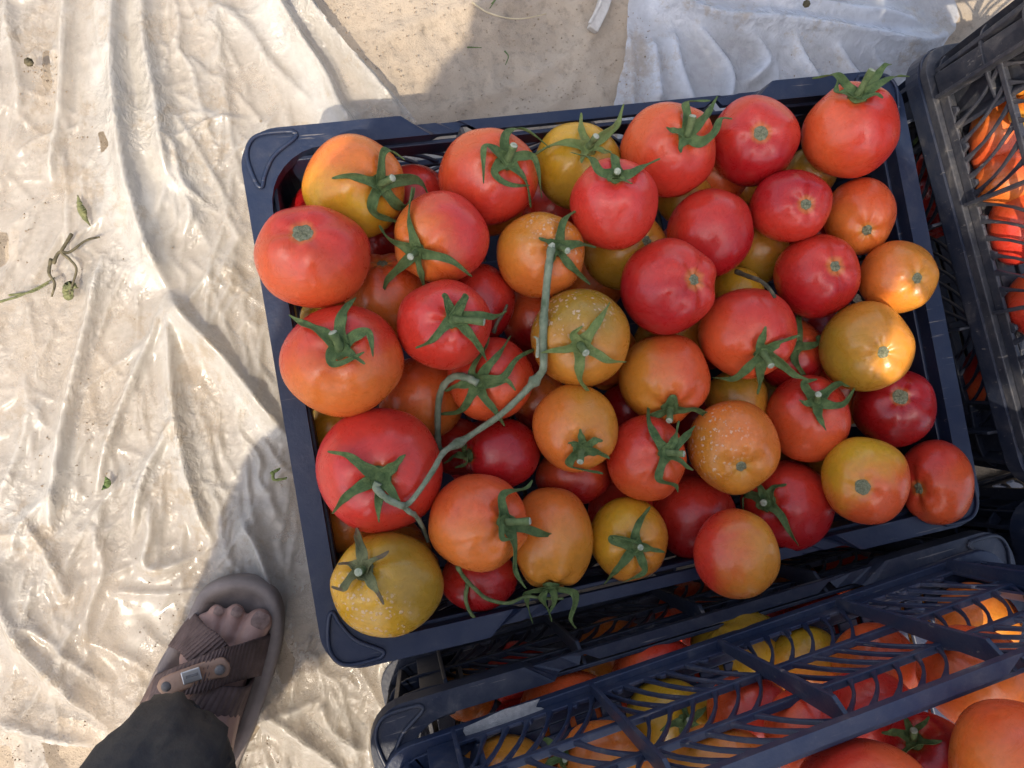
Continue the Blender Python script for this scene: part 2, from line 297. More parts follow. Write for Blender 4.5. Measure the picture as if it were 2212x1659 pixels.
def sheet(name, poly_px, holes_px, folds, mat, step, label, crinkle=1.0, flow=(0, 1), base=.004, extra=60, seed=1):
    poly = [g2(p) for p in poly_px]; holes = [[g2(p) for p in h] for h in holes_px]
    P = np.array(poly); x0, y0 = P.min(0)-.01; x1, y1 = P.max(0)+.01
    x0 = max(x0, -.60); y0 = max(y0, -.62); y1 = min(y1, .62)
    nx = int((x1-x0)/step)+1; ny = int((y1-y0)/step)+1
    X, Y = np.meshgrid(x0+np.arange(nx)*step, y0+np.arange(ny)*step)
    Hh = np.zeros_like(X); rnd = random.Random(seed)
    def ridge(pth, h, wl, wr, ex=1.12):
        nonlocal Hh
        pth = np.array(pth); R_ = max(wl, wr)*5; lo, hi = pth.min(0)-R_, pth.max(0)+R_
        i0, i1 = max(0, int((lo[0]-x0)/step)), min(nx, int((hi[0]-x0)/step)+1); j0, j1 = max(0, int((lo[1]-y0)/step)), min(ny, int((hi[1]-y0)/step)+1)
        if i1 <= i0 or j1 <= j0: return
        Xs, Ys = X[j0:j1, i0:i1], Y[j0:j1, i0:i1]; best = np.full(Xs.shape, 9.0); side = np.zeros_like(Xs); par = np.zeros_like(Xs); n = len(pth)
        for i in range(n-1):
            a, b = pth[i], pth[i+1]; d = b-a; l2 = d@d+1e-12
            t = np.clip(((Xs-a[0])*d[0]+(Ys-a[1])*d[1])/l2, 0, 1); ex_ = Xs-(a[0]+t*d[0]); ey = Ys-(a[1]+t*d[1]); q = np.sqrt(ex_**2+ey**2)
            m = q < best; best[m] = q[m]; side[m] = (d[0]*ey-d[1]*ex_)[m]; par[m] = ((i+t)/(n-1))[m]
        wd = np.where(side > 0, wr, wl); env = np.clip(np.minimum(par, 1-par)*5+.2, 0, 1); v_ = h*env*np.exp(-(best/wd)**ex)
        H_ = Hh[j0:j1, i0:i1]; Hh[j0:j1, i0:i1] = np.maximum(H_, v_)+.3*np.minimum(H_, v_)
    for (pts, h, wl, wr) in folds: ridge(smoothpath([g2(p) for p in pts], max(10, 6*len(pts))), h*1.3, wl*.95, wr*.85)
    ctr = np.array(g2((330, -500)))         # thin creases fan out from where the sheet is pulled
    for k in range(extra):
        p = np.array([rnd.uniform(x0, x1), rnd.uniform(y0, y1)]); d = (ctr-p) if flow[0] < .5 and seed == 1 else np.array([flow[0], flow[1]])
        d = d/np.linalg.norm(d); an = rnd.gauss(0, .28 if rnd.random() < .75 else 1.0); d = np.array([d[0]*math.cos(an)-d[1]*math.sin(an), d[0]*math.sin(an)+d[1]*math.cos(an)])
        ln = rnd.uniform(.03, .16); pts = [p+d*ln*t+np.array([-d[1], d[0]])*rnd.uniform(-.006, .006) for t in (0, .33, .66, 1)]
        ridge(smoothpath(pts[::-1], 9), rnd.uniform(.0020, .0062)*(.7+.6*rnd.random()), rnd.uniform(.0028, .0065), rnd.uniform(.0020, .004), 1.0)
    g = sdist(X, Y, poly)
    for h in holes: g = np.minimum(g, -sdist(X, Y, h))
    fx, fy = flow; vs = []
    for j in range(ny):
        for i in range(nx):
            x, y = X[j, i], Y[j, i]
            if g[j, i] < -.012: vs.append((x, y, 0)); continue
            if g[j, i] < .012: g[j, i] += .0045*noise.noise(Vector((x*22, y*22, 2)))+.0022*noise.noise(Vector((x*70, y*70, 5)))
            al = x*fx+y*fy; ac = x*fy-y*fx
            w = noise.noise(Vector((ac*14+al*2, al*3.0, 1)))
            fine = noise.noise(Vector((ac*40+2*w, al*9, 4)))
            c1 = 1-abs(noise.noise(Vector((x*13, y*10, 8))))*2.6; c2 = 1-abs(noise.noise(Vector((x*31+w, y*26, 12))))*3.2; c3 = 1-abs(noise.noise(Vector((x*70+w, y*60, 17))))*3.2
            gate = max(0, min(1, .5+1.8*noise.noise(Vector((x*4, y*4, 21))))); g2_ = max(0, min(1, .3+2.2*noise.noise(Vector((x*6, y*6, 31)))))
            z = base+.0050*w+.0012*fine+crinkle*(.0028*max(0, c1)*gate+.0013*max(0, c2)*gate*g2_+.0008*max(0, c3)*g2_)
            vs.append((x, y, max(.0012, z)+Hh[j, i]))
    fs = []; cut = {}
    def edge(a, b, ga, gb):
        k = (min(a, b), max(a, b))
        if k not in cut:
            t = ga/(ga-gb); va, vb = vs[a], vs[b]; cut[k] = len(vs); vs.append((va[0]+(vb[0]-va[0])*t, va[1]+(vb[1]-va[1])*t, va[2] if ga > 0 else vb[2]))
        return cut[k]
    G = g.ravel()
    for j in range(ny-1):
        for i in range(nx-1):
            q = (j*nx+i, j*nx+i+1, (j+1)*nx+i+1, (j+1)*nx+i); c = [G[k] > 0 for k in q]
            if all(c): fs.append(q); continue
            if not any(c): continue
            o_ = []
            for k in range(4):
                a, b = q[k], q[(k+1) % 4]
                if G[a] > 0: o_.append(a)
                if (G[a] > 0) != (G[b] > 0): o_.append(edge(a, b, G[a], G[b]))
            if len(o_) > 2: fs.append(tuple(o_))
    bm = bmesh.new(); me = mesh(name, vs, fs); bm.from_mesh(me); bmesh.ops.delete(bm, geom=[q for q in bm.verts if not q.link_faces], context='VERTS'); bm.to_mesh(me); bm.free()
    at = me.attributes.new('layers', 'FLOAT', 'POINT'); at.data.foreach_set('value', [min(.38, max(0.0, (v_.co.z-.0085)*40)) for v_ in me.vertices])
    o = link(name, me, mat); tag(o, label, 'plastic sheet'); return o

FOLDS = [
 ([(262, -80), (262, 0), (260, 150), (275, 300), (297, 420), (332, 540), (372, 632)], .020, .016, .009),
 ([(315, -80), (318, 0), (325, 120), (350, 240), (362, 330), (372, 400)], .014, .014, .008),
 ([(372, 632), (412, 692), (486, 768), (560, 862), (640, 960)], .018, .016, .008),
 ([(372, 632), (376, 760), (384, 870), (396, 960), (432, 1095), (470, 1180)], .013, .010, .007),
 ([(147, -60), (145, 150), (140, 250), (124, 340), (118, 400)], .009, .006, .005),
 ([(215, -60), (222, 80), (238, 150)], .008, .006, .005),
 ([(232, 553), (214, 640), (182, 780), (152, 900), (128, 1060), (118, 1140)], .013, .008, .006),
 ([(362, 655), (345, 715), (285, 845), (240, 960), (210, 1080)], .010, .006, .005),
 ([(380, 900), (368, 935), (325, 1010), (305, 1080), (290, 1160)], .009, .006, .005),
 ([(60, 760), (70, 900), (40, 1000), (0, 1100)], .006, .008, .006),
 ([(150, 1040), (60, 1130), (40, 1200)], .007, .006, .005),
 ([(430, 0), (520, 60), (600, 160), (680, 240), (760, 330)], .006, .016, .010),
 ([(560, -60), (600, 20), (655, 110), (705, 185), (740, 260), (800, 330)], .022, .016, .009),
 ([(632, -60), (668, 20), (740, 110), (810, 190), (880, 270)], .016, .012, .006),
 ([(335, 230), (352, 290), (385, 330), (400, 400), (450, 450)], .008, .006, .005),
 ([(350, 330), (370, 380), (420, 460), (400, 520)], .006, .006, .005),
 ([(20, 0), (30, 80), (52, 200), (45, 260)], .007, .008, .005),
 ([(330, 1070), (330, 1150), (318, 1210), (350, 1225), (450, 1190)], .009, .007, .006),
 ([(520, 1110), (560, 1180), (590, 1260), (612, 1330)], .012, .008, .006),
 ([(0, 1195), (20, 1300), (70, 1390), (150, 1470), (230, 1560)], .013, .009, .007),
 ([(60, 1110), (110, 1190), (150, 1270), (160, 1290)], .007, .007, .005),
 ([(0, 1545), (90, 1572), (220, 1600)], .010, .007, .006),
 ([(545, 1500), (620, 1560), (700, 1620), (760, 1670)], .011, .009, .007),
 ([(690, 1500), (720, 1570), (800, 1620)], .008, .008, .006),
 ([(500, 1540), (620, 1530), (700, 1500)], .007, .007, .006),
 ([(40, 1330), (110, 1370), (190, 1440), (250, 1480)], .006, .006, .005),
 ([(200, 1110), (230, 1220), (200, 1320), (190, 1420)], .006, .006, .005),
]
sheet('plastic_sheet',
      [(-320, -260), (640, -260), (668, 0), (700, 62), (765, 130), (832, 198), (905, 276), (985, 380), (985, 900), (900, 1440), (870, 1900), (-320, 1900)],
      [[(100, 1585), (160, 1590), (210, 1608), (225, 1625), (190, 1650), (150, 1680), (112, 1660)], [(-20, 1600), (25, 1610), (40, 1680), (-20, 1700)],
       [(598, 1340), (618, 1395), (636, 1420), (632, 1462), (612, 1475), (600, 1440)], [(520, 1560), (570, 1556), (548, 1590), (515, 1600)],
       [(100, 110), (118, 118), (120, 200), (106, 215), (92, 170)], [(215, 290), (240, 300), (250, 330), (230, 338)], [(555, 262), (572, 266), (568, 278)], [(2, 500), (20, 505), (22, 560), (0, 575)]],
      FOLDS, M_FILM, .0023, 'large dusty translucent polythene sheet creased over the sand on the left, under the sandalled foot', 1.0, (.12, .99), extra=1000)
F2 = [
 ([(1385, -60), (1420, 10), (1520, 50), (1620, 62), (1720, 72), (1850, 90), (1960, 110), (2060, 70)], .020, .018, .018),
 ([(1480, -50), (1640, 0), (1800, 30), (1990, 60)], .014, .014, .014),
 ([(1480, 60), (1530, 110), (1570, 170), (1560, 260)], .010, .008, .008), ([(1590, 70), (1630, 110), (1645, 150), (1600, 190)], .010, .008, .008),
 ([(1400, 90), (1410, 160), (1420, 240)], .009, .01, .009), ([(1440, 70), (1460, 160), (1500, 260)], .010, .01, .009),
 ([(1690, 80), (1730, 150), (1760, 190)], .010, .008, .008), ([(1780, 95), (1820, 150), (1860, 200)], .010, .008, .008), ([(1840, 95), (1890, 150), (1920, 180)], .008, .007, .007),
 ([(1350, 60), (1360, 200), (1350, 300)], .007, .01, .008),
]
sheet('plastic_sheet', [(1362, -220), (2000, -220), (2068, 40), (2040, 90), (1990, 150), (1990, 420), (1330, 420), (1328, 230), (1352, 60)], [],
      F2, M_FILM2, .0030, 'bunched whitish polythene sheet lying on shaded sand behind the full front crate, upper right', .5, (-.25, .97), extra=40, seed=2)

# ------------------------------------------------------------------ crates
CL, CW, CH = .578, .414, .165
def rring(l, w, rad, n=8):                 # rounded rectangle, points with equal count for any size
    pts = []
    for (sx, sy, a0) in ((1, 1, 0), (-1, 1, 90), (-1, -1, 180), (1, -1, 270)):
        for k in range(n+1):
            an = math.radians(a0+90*k/n); pts.append((sx*(l/2-rad)+rad*math.cos(an), sy*(w/2-rad)+rad*math.sin(an)))
        nxt = {(1, 1): (-1, 1), (-1, 1): (-1, -1), (-1, -1): (1, -1), (1, -1): (1, 1)}[(sx, sy)]
        an = math.radians(a0+90); p = pts[-1]; q = (nxt[0]*(l/2-rad)+rad*math.cos(an), nxt[1]*(w/2-rad)+rad*math.sin(an))
        m = 130
        for k in range(1, m): pts.append((p[0]+(q[0]-p[0])*k/m, p[1]+(q[1]-p[1])*k/m))
    return pts
def sstep(x, a, b):
    t = max(0, min(1, (x-a)/(b-a))); return t*t*(3-2*t)
def ring_mb(mb, l, w, rad, width, z0, z1, notch=True, nd=.0045, nz=.010, tab=True, ir=.046):
    o = rring(l, w, rad); i = rring(l-2*width, w-2*width, ir); n = len(o); vs = []
    for k in range(n):
        (ox, oy), (ix, iy) = o[k], i[k]
        dz = 0; zb = z0
        if notch and abs(oy) > w/2-.002:
            s = 1-sstep(abs(ox), l*.265, l*.285); dz = -nz*s; sg = 1 if oy > 0 else -1; oy -= sg*nd*s; iy += sg*.0035*s
            if tab and abs(abs(ox)-l*.215) < .0085: iy += sg*.006; dz -= .002
            zb = z0*(1-s)+(z1-nz-.006)*s
        vs += [(ox, oy, z1+dz), (ix, iy, z1+dz), (ix, iy, zb), (ox, oy, zb)]
    fs = []
    for k in range(n):
        j = (k+1) % n
        for q in range(4): fs.append((k*4+q, j*4+q, j*4+(q+1) % 4, k*4+(q+1) % 4))
    mb.add(vs, fs)

def make_crate(name, mat, loc, rz, label, group, lugs=(0, 1, 2, 3), CH=CH):
    root = empty(name, loc, rz); tag(root, label, 'crate', group)
    rm = MB(); ring_mb(rm, CL, CW, .030, .0175, CH-.016, CH); o = rm.build('rim', mat, root); bevel(o, .0012)
    lg = [(.041, .0045), (.020, .0045), (.010, .009), (.0052, .021), (.0085, .041), (.0125, .045), (.016, .036), (.025, .022), (.043, .0095)]
    for c in lugs:
        sx, sy = [(1, 1), (-1, 1), (-1, -1), (1, -1)][c]; p = smoothpath(lg+[lg[0]], 44)[:-1]
        m = MB(); m.tube([(sx*(CL/2-q[0]), sy*(CW/2-q[1]), CH+.0012) for q in p], .0017, 6, True)
        # floor of the pocket lies a little below
        m.build('corner_lug', mat, root, True)
    # base: outer ring, slats
    TP = .0115                              # taper of the walls
    bl, bw = CL-2*TP-.004, CW-2*TP-.004
    bs = MB(); ring_mb(bs, bl+.006, bw+.006, .026, .020, .0, .009, False, ir=.012); 
    for k in range(24):
        x = -bl/2+.028+k*(bl-.056)/23; bs.box((x, 0, .005), .017, bw-.036, .004)
    for k in range(7):
        y = -bw/2+.03+k*(bw-.06)/6; bs.box((0, y, .0075), bl-.036, .010, .003)
    o = bs.build('base', mat, root); bevel(o, .001)
    # walls: four lattice panels with upright ribs
    def panel(side):
        ln, half = (CL, CW/2) if side in (0, 2) else (CW, CL/2)
        nb = 4 if side in (0, 2) else 3
        ca, sa = [(1, 0), (0, 1), (-1, 0), (0, -1)][side]        # local u direction
        nx, ny = (sa, -ca)                                      # outward normal
        top = half-.0175-.001; bot = half-TP-.006; e = .065 if side in (0, 2) else .055
        def P(u, v, off=0.0):                                   # u metres along, v 0..1 up
            h = bot+(top-bot)*v+off; u = u*(1-(1-v)*.02)
            return Vector((ca*u+nx*h, sa*u+ny*h, .011+v*(CH-.026)))
        mb = MB(); U = ln/2-e; n3 = (nx, ny, 0)
        mb.bar([P(-U, .02), P(U, .02)], n3, .010, .0035); mb.bar([P(-U, .93), P(U, .93)], n3, .022, .0035)
        mb.bar([P(-U, .37), P(U, .37)], n3, .0055, .0055); mb.bar([P(-U, .645), P(U, .645)], n3, .0055, .0055)
        bay = 2*U/nb
        for k in range(nb):
            a0 = -U+k*bay; flip = 1 if k % 2 else -1
            for (v0, v1, dr) in ((.045, .37, 1), (.37, .645, -1), (.645, .88, 1)):
                q = 0
                while q < 6:
                    s = bay*(.02+q*.158); e2 = bay*(.30+q*.158)
                    ua, ub = (s, min(e2, bay)) if dr*flip > 0 else (min(e2, bay), s)
                    m1 = (ua*.62+ub*.38, v0+(v1-v0)*.5)
                    pts = smoothpath([(a0+ua, v0), (a0+m1[0], m1[1]), (a0+ub, v1)], 6)
                    mb.bar([P(p[0], p[1]) for p in pts], n3, [.0055, .0028, .0022, .0022, .0028, .0055], .0036); q += 1
        # rounded fillets where slots meet the bands
        for k in range(nb*3):
            u = -U+(k+.5)*2*U/(nb*3)
            mb.bar([P(u, .05), P(u, .08)], n3, [.010, .004], .0034)
        # end plates towards the corners
        for sg in (-1, 1):
            mb.bar([P(sg*(U+.010), .0), P(sg*(U+.010), 1.0)], n3, .024, .0034)
        o = mb.build('wall', mat, root); bevel(o, .0009, 2)
        for k in range(nb+1):
            u = -U+k*bay; r = MB()
            vs = [P(u-.0016, .0, .0015), P(u+.0016, .0, .0015), P(u+.0016, 1, .0015), P(u-.0016, 1, .0015), P(u-.0016, .02, .0105), P(u+.0016, .02, .0105), P(u+.0016, .90, .0175), P(u-.0016, .90, .0175)]
            r.add(vs, [(0, 1, 2, 3), (4, 7, 6, 5), (0, 4, 5, 1), (1, 5, 6, 2), (2, 6, 7, 3), (3, 7, 4, 0)])
            o = r.build('rib', mat, root); bevel(o, .0006)
    for s in range(4): panel(s)
    for (sx, sy) in ((1, 1), (-1, 1), (-1, -1), (1, -1)):       # corner posts: curved plate with ledges and fins
        m = MB(); A = []
        for k in range(13):
            if k < 4: x, y = CL/2-.0185-.050+k*.012, CW/2-.0195
            elif k < 9:
                an = math.radians(90-(k-4)*22.5); x, y = CL/2-.0185-.016+.016*math.cos(an), CW/2-.0195-.016+.016*math.sin(an)
            else: x, y = CL/2-.0185, CW/2-.0195-.016-(k-8)*.009
            A.append((x, y))
        ins = .010
        def q(p, z, off):
            f = ins*(1-z/CH); cx, cy = CL/2-.045, CW/2-.045; d = Vector((p[0]-cx, p[1]-cy)); d.normalize(); return (sx*(p[0]-f+d.x*off), sy*(p[1]-f+d.y*off), z)
        def shell(z0, z1, o0, o1):
            vs = []; n = len(A)
            for p in A: vs += [q(p, z0, o0), q(p, z0, o1), q(p, z1, o1), q(p, z1, o0)]
            fs = [(0, 1, 2, 3), ((n-1)*4+3, (n-1)*4+2, (n-1)*4+1, (n-1)*4)]
            for k in range(n-1):
                for w in range(4): fs.append((k*4+w, (k+1)*4+w, (k+1)*4+(w+1) % 4, k*4+(w+1) % 4))
            m.add(vs, fs)
        shell(.008, CH-.010, -.0035, 0.0)
        for z in (.012, .062, .108): shell(z, z+.003, .0003, .0115)
        for k in (0, 5, 7, 12):
            p = A[k]; z0, z1 = .008, CH-.017; d = .0016
            ax = 1 if k in (0,) else 0
            vs = [q((p[0]-d, p[1]), z0, .0004), q((p[0]+d, p[1]), z0, .0004), q((p[0]+d, p[1]), z0, .0115), q((p[0]-d, p[1]), z0, .0115)] if k < 7 else [q((p[0], p[1]-d), z0, .0004), q((p[0], p[1]+d), z0, .0004), q((p[0], p[1]+d), z0, .0115), q((p[0], p[1]-d), z0, .0115)]
            vt = [q((p[0]-d, p[1]), z1, .0004), q((p[0]+d, p[1]), z1, .0004), q((p[0]+d, p[1]), z1, .0135), q((p[0]-d, p[1]), z1, .0135)] if k < 7 else [q((p[0], p[1]-d), z1, .0004), q((p[0], p[1]+d), z1, .0004), q((p[0], p[1]+d), z1, .0135), q((p[0], p[1]-d), z1, .0135)]
            m.add(vs+vt, [(0, 3, 2, 1), (4, 5, 6, 7), (0, 1, 5, 4), (1, 2, 6, 5), (2, 3, 7, 6), (3, 0, 4, 7)])
        o = m.build('corner_post', mat, root); bevel(o, .0007)
    bm = None
    return root

MC1 = crate_mat('crate_navy', (.006, .015, .042), .18, 1.0)
MC2 = crate_mat('crate_black', (.009, .016, .036), .40, 5.0)
MC3 = crate_mat('crate_dusty_navy', (.008, .020, .056), .42, 9.0)
MC4 = crate_mat('crate_dusty_black', (.012, .017, .030), .62, 14.0)
# main crate: fitted to its four measured rim corners
cs = np.array([gp(*p, CH)[:2] for p in [(505, 285), (705, 1460), (2140, 1122), (1925, 150)]])
mc = cs.mean(0); ang = math.radians(10.2)
M_LOC = (mc[0], mc[1], 0.0); CRM = make_crate('crate', MC1, (mc[0], mc[1], .001), ang, 'navy plastic crate heaped full of tomatoes in the middle, nearest the bare sand', 'plastic tomato crates')
def place_by_corner(px, py, z, rz, sx, sy, dl=0.0, dw=0.0):
    p = gp(px, py, z); lx, ly = sx*(CL/2-dl), sy*(CW/2-dw)
    return (p[0]-(lx*math.cos(rz)-ly*math.sin(rz)), p[1]-(lx*math.sin(rz)+ly*math.cos(rz)), 0)
ra = math.radians(14.6); H2 = .203
l2 = place_by_corner(812, 1632, CH+.006, ra, -1, 1, .011, .011)
C2_LOC = (l2[0], l2[1], CH+.001); CR2 = make_crate('crate', MC3, C2_LOC, ra, 'dusty blue crate with caked mud on its foot, stacked on another, bottom right', 'plastic tomato crates', CH=H2)
l1 = (l2[0]-math.sin(ra)*.017+.009, l2[1]+math.cos(ra)*.017, 0)
l1 = (l1[0]-math.sin(ra)*.004, l1[1]+math.cos(ra)*.004); ra1 = ra-math.radians(1.9)
_cx, _cy = l1[0]+(-CL/2)*math.cos(ra)-CW/2*math.sin(ra), l1[1]+(-CL/2)*math.sin(ra)+CW/2*math.cos(ra)
l1 = (_cx-((-CL/2)*math.cos(ra1)-CW/2*math.sin(ra1)), _cy-((-CL/2)*math.sin(ra1)+CW/2*math.cos(ra1)))
C1_LOC = (l1[0], l1[1], .001); CR1 = make_crate('crate', MC2, C1_LOC, ra1, 'dark crate on the ground directly under the mud-caked blue crate', 'plastic tomato crates')
_a, _b = gp(2003, 234, CH), gp(2201, 977, CH); rb = math.atan2(_b[1]-_a[1], _b[0]-_a[0])+math.pi/2
l4 = place_by_corner(1982, 112, CH+.006, rb, -1, 1, .011, .011)
R2_LOC = (l4[0], l4[1], CH+.001); CR4 = make_crate('crate', MC4, R2_LOC, rb, 'sunlit grey dusty crate, upper one of the stack at the right edge', 'plastic tomato crates', CH=H2)
R1_LOC = (l4[0]+.010, l4[1]-.006, .001); CR3 = make_crate('crate', MC2, R1_LOC, rb, 'dark crate beneath the sunlit dusty one at the right edge', 'plastic tomato crates')

re_ = math.radians(13.0); _k = (CL/2*math.cos(rb)*0, 0)
_rc = (R1_LOC[0]-CL/2*math.cos(rb)+CW/2*math.sin(rb), R1_LOC[1]-CL/2*math.sin(rb)-CW/2*math.cos(rb))   # nearest low corner of the right stack
_cc = (C1_LOC[0]+CL/2*math.cos(ra1)-CW/2*math.sin(ra1), C1_LOC[1]+CL/2*math.sin(ra1)+CW/2*math.cos(ra1))
_ex, _ey = _cc[0]+.012, _rc[1]-.006+(_cc[0]+.012-_rc[0])*math.tan(rb)-.004
make_crate('crate', MC2, (_ex-(-CL/2*math.cos(re_)-CW/2*math.sin(re_)), _ey-(-CL/2*math.sin(re_)+CW/2*math.cos(re_)), .001), re_, 'empty crate added to darken the sunlit gap between the two stacks, only its corner showing', 'plastic tomato crates')  # extra crate, added to fill the bright ground between the stacks with dark
# marks on the crates
def local_mesh(root, name, mat, pts_world_fn): pass
mud = MB(); rnd = random.Random(3)
def mud_patch(cx, cy, z, w, h, rz, root, th=.0018):
    n = 26; vs = []; inv = (Matrix.Translation(root.location)@Matrix.Rotation(root.rotation_euler.z, 4, 'Z')).inverted()
    for ring, f in ((0, 0.0), (1, .5), (2, .85), (3, 1.0)):
        for k in range(n):
            an = 2*math.pi*k/n; rr = f*(1+.22*noise.noise(Vector((math.cos(an)*2+cx*50, math.sin(an)*2, cy*30))))
            sq = 1/max(abs(math.cos(an)), abs(math.sin(an)))**.75
            u, v = math.cos(an)*rr*w*sq/1.15, math.sin(an)*rr*h*sq/1.15
            zz = z+th*(1-f**3)+.0005*noise.noise(Vector((u*300, v*300, 1)))*(1-f)
            vs.append(inv@Vector((cx+u*math.cos(rz)-v*math.sin(rz), cy+u*math.sin(rz)+v*math.cos(rz), zz)))
    fs = [(r*n+k, r*n+(k+1) % n, (r+1)*n+(k+1) % n, (r+1)*n+k) for r in range(3) for k in range(n)]
    link('mud_patch', mesh('mud_patch', vs, fs), M_MUD, root)
exec_later = []

# ------------------------------------------------------------------ tomatoes
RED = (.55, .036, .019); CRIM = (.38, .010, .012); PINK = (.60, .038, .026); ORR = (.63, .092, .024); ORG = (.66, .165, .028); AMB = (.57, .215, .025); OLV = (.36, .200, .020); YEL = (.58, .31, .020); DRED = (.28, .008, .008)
# id, centre, radii, height of centre over the rim, pole (where the stem sits), kind, colours A->B, direction of B in the picture, label
T = {}
def tom(i, c, r, dz, pole, kind, A, B, bd, label, sep=None, stub=None, crate='M', blister=None, mat=None, shift=0.0, sharp=.5, dusty=.5, lobes=.030, dim=.12):
    T[i] = dict(c=c, r=r, dz=dz, pole=pole, kind=kind, A=A, B=B, bd=bd, label=label, sep=sep or [], stub=stub, crate=crate, blister=blister, mat=mat, shift=shift, sharp=sharp, dusty=dusty, lobes=lobes, dim=dim)
def Z(reg, *pts): return [zp(reg, p) for p in pts]
tom('T1', (766, 405), (111, 113), .006, (822, 398), 'calyx', YEL, ORG, (.2, 1, 0), 'big yellow-orange tomato with curling green sepals in the top left corner of the full crate', [Z('A', (930, 370), (820, 335), (715, 352)), Z('A', (985, 330), (985, 215), (1040, 205), (1095, 262)), Z('A', (1110, 355), (1200, 370), (1270, 480), (1340, 527)), Z('A', (940, 460), (930, 540), (1000, 580), (1087, 605)), Z('A', (1050, 480), (1110, 520), (1160, 470), (1175, 400))], zp('A', (1068, 345)))
tom('T2', (677, 556), (125, 112), .030, (655, 500), 'scar', RED, ORR, (-.3, -1, 0), 'big red tomato with round scar and groove overhanging the left rim', lobes=.03, dim=.13)
tom('T3', (741, 779), (131, 119), .024, (735, 752), 'calyx', RED, ORG, (.1, -1, 0), 'big red tomato turning orange below, stubby calyx, second from the rim top left', [Z('A', (650, 1370), (560, 1330), (468, 1280)), Z('A', (745, 1330), (770, 1250), (828, 1200)), Z('A', (820, 1390), (900, 1370), (912, 1505)), Z('A', (690, 1500), (720, 1550), (870, 1480)), Z('A', (790, 1480), (870, 1540))], zp('A', (700, 1355)), lobes=.02)
tom('T4', (822, 1015), (135, 135), .010, (822, 1030), 'calyx', PINK, RED, (1, -.3, 0), 'largest pinkish red tomato, vine end hooked into its calyx, at the left rim', [Z('D', (170, 1380), (90, 1310), (-10, 1296)), Z('D', (310, 1380), (345, 1340), (375, 1310)), Z('D', (150, 1480), (60, 1540), (5, 1620)), Z('D', (245, 1540), (250, 1650)), Z('D', (310, 1500), (375, 1590))])
tom('T5', (838, 1261), (121, 111), .020, (785, 1232), 'calyx', YEL, OLV, (.5, .3, 0), 'olive yellow tomato with blistered skin in the bottom left corner', [Z('G', (150, 300), (130, 220), (120, 150)), Z('G', (210, 350), (300, 315)), Z('G', (200, 440), (250, 500), (285, 560)), Z('G', (100, 430), (70, 490), (30, 480)), Z('G', (90, 350), (15, 355))], zp('G', (120, 395)), blister=(-.55, -.75, .35), mat='dry')
tom('T6', (953, 514), (102, 100), .018, (900, 545), 'calyx', PINK, ORG, (-1, -.5, 0), 'red tomato with star calyx of five long straight sepals', [Z('A', (1240, 730), (1220, 600), (1240, 445)), Z('A', (1160, 770), (1080, 720), (1040, 655)), Z('A', (1350, 820), (1450, 850), (1545, 922)), Z('A', (1170, 890), (1080, 970), (1050, 1055)), Z('A', (1270, 900), (1295, 1010))], zp('A', (1205, 845)))
tom('T7', (1055, 382), (107, 107), .012, (1097, 345), 'calyx', ORR, RED, (.2, -1, 0), 'orange-red tomato with looping sepals at the top rim, second from the left corner', [Z('B', (1040, 960), (1060, 900), (1160, 880), (1290, 990)), Z('B', (990, 1000), (930, 990), (930, 1180)), Z('B', (1010, 1080), (980, 1130), (1060, 1190), (1185, 1195)), Z('B', (1110, 1090), (1170, 1180), (1195, 1325)), Z('B', (1140, 1025), (1215, 1050), (1245, 1265))], zp('B', (1110, 955)))
tom('T8', (1247, 360), (95, 97), -.006, (1270, 318), 'calyx', YEL, OLV, (.6, -.8, 0), 'olive yellow tomato with upright sepals under the top rim', [Z('B', (1500, 950), (1380, 970), (1272, 1040)), Z('B', (1560, 900), (1545, 850), (1545, 778)), Z('B', (1680, 905), (1740, 850), (1765, 750)), Z('B', (1650, 990), (1690, 1010)), Z('B', (1560, 1010), (1550, 1060))], zp('B', (1640, 895)), mat='pale')
tom('T9', (1326, 443), (97, 100), .024, (1330, 378), 'calyx', PINK, RED, (0, -1, 0), 'pinkish red tomato with small calyx on its upper edge, in front of the olive one', [Z('B', (1690, 1150), (1640, 1080), (1535, 1052)), Z('B', (1770, 1080), (1745, 1030), (1700, 1015)), Z('B', (1850, 1150), (1930, 1110), (2015, 1068)), Z('B', (1745, 1180), (1735, 1210)), Z('B', (1800, 1170), (1860, 1215))], zp('B', (1782, 1120)))
tom('T10', (1443, 325), (106, 105), .012, (1482, 292), 'calyx', ORR, RED, (.2, -1, 0), 'orange-red tomato with upright dark calyx, left of the red one with a round scar', [Z('C', (-50, 870), (-110, 860)), Z('C', (0, 780), (-10, 715), (110, 720)), Z('C', (80, 810), (130, 750), (178, 655)), Z('C', (80, 930), (150, 880), (180, 800), (238, 808)), Z('C', (-20, 940), (-30, 985))], zp('C', (45, 770)))
tom('T11', (1628, 305), (100, 100), .012, (1643, 286), 'scar', RED, CRIM, (0, -1, 0), 'red tomato with big grey scar and dusty lower side at the top rim', dusty=.9, lobes=.025, dim=.12)
tom('T12', (1837, 284), (110, 104), .026, (1843, 205), 'calyx', RED, ORR, (-1, -.2, 0), 'large orange-red tomato with tall curled calyx at the top right corner', [Z('C', (1040, 600), (960, 545), (850, 580)), Z('C', (1150, 600), (1210, 510), (1240, 460), (1280, 462)), Z('C', (1170, 610), (1300, 540), (1380, 545)), Z('C', (1030, 630), (980, 640), (985, 580)), Z('C', (1120, 650), (1130, 675), (1200, 640), (1235, 680))], zp('C', (1165, 482)), lobes=.03)
tom('T13', (1707, 446), (91, 81), .016, (1744, 441), 'scar', CRIM, RED, (.2, -.8, 0), 'deep red tomato with pale six-sided scar below the grey scarred one', dusty=.8)
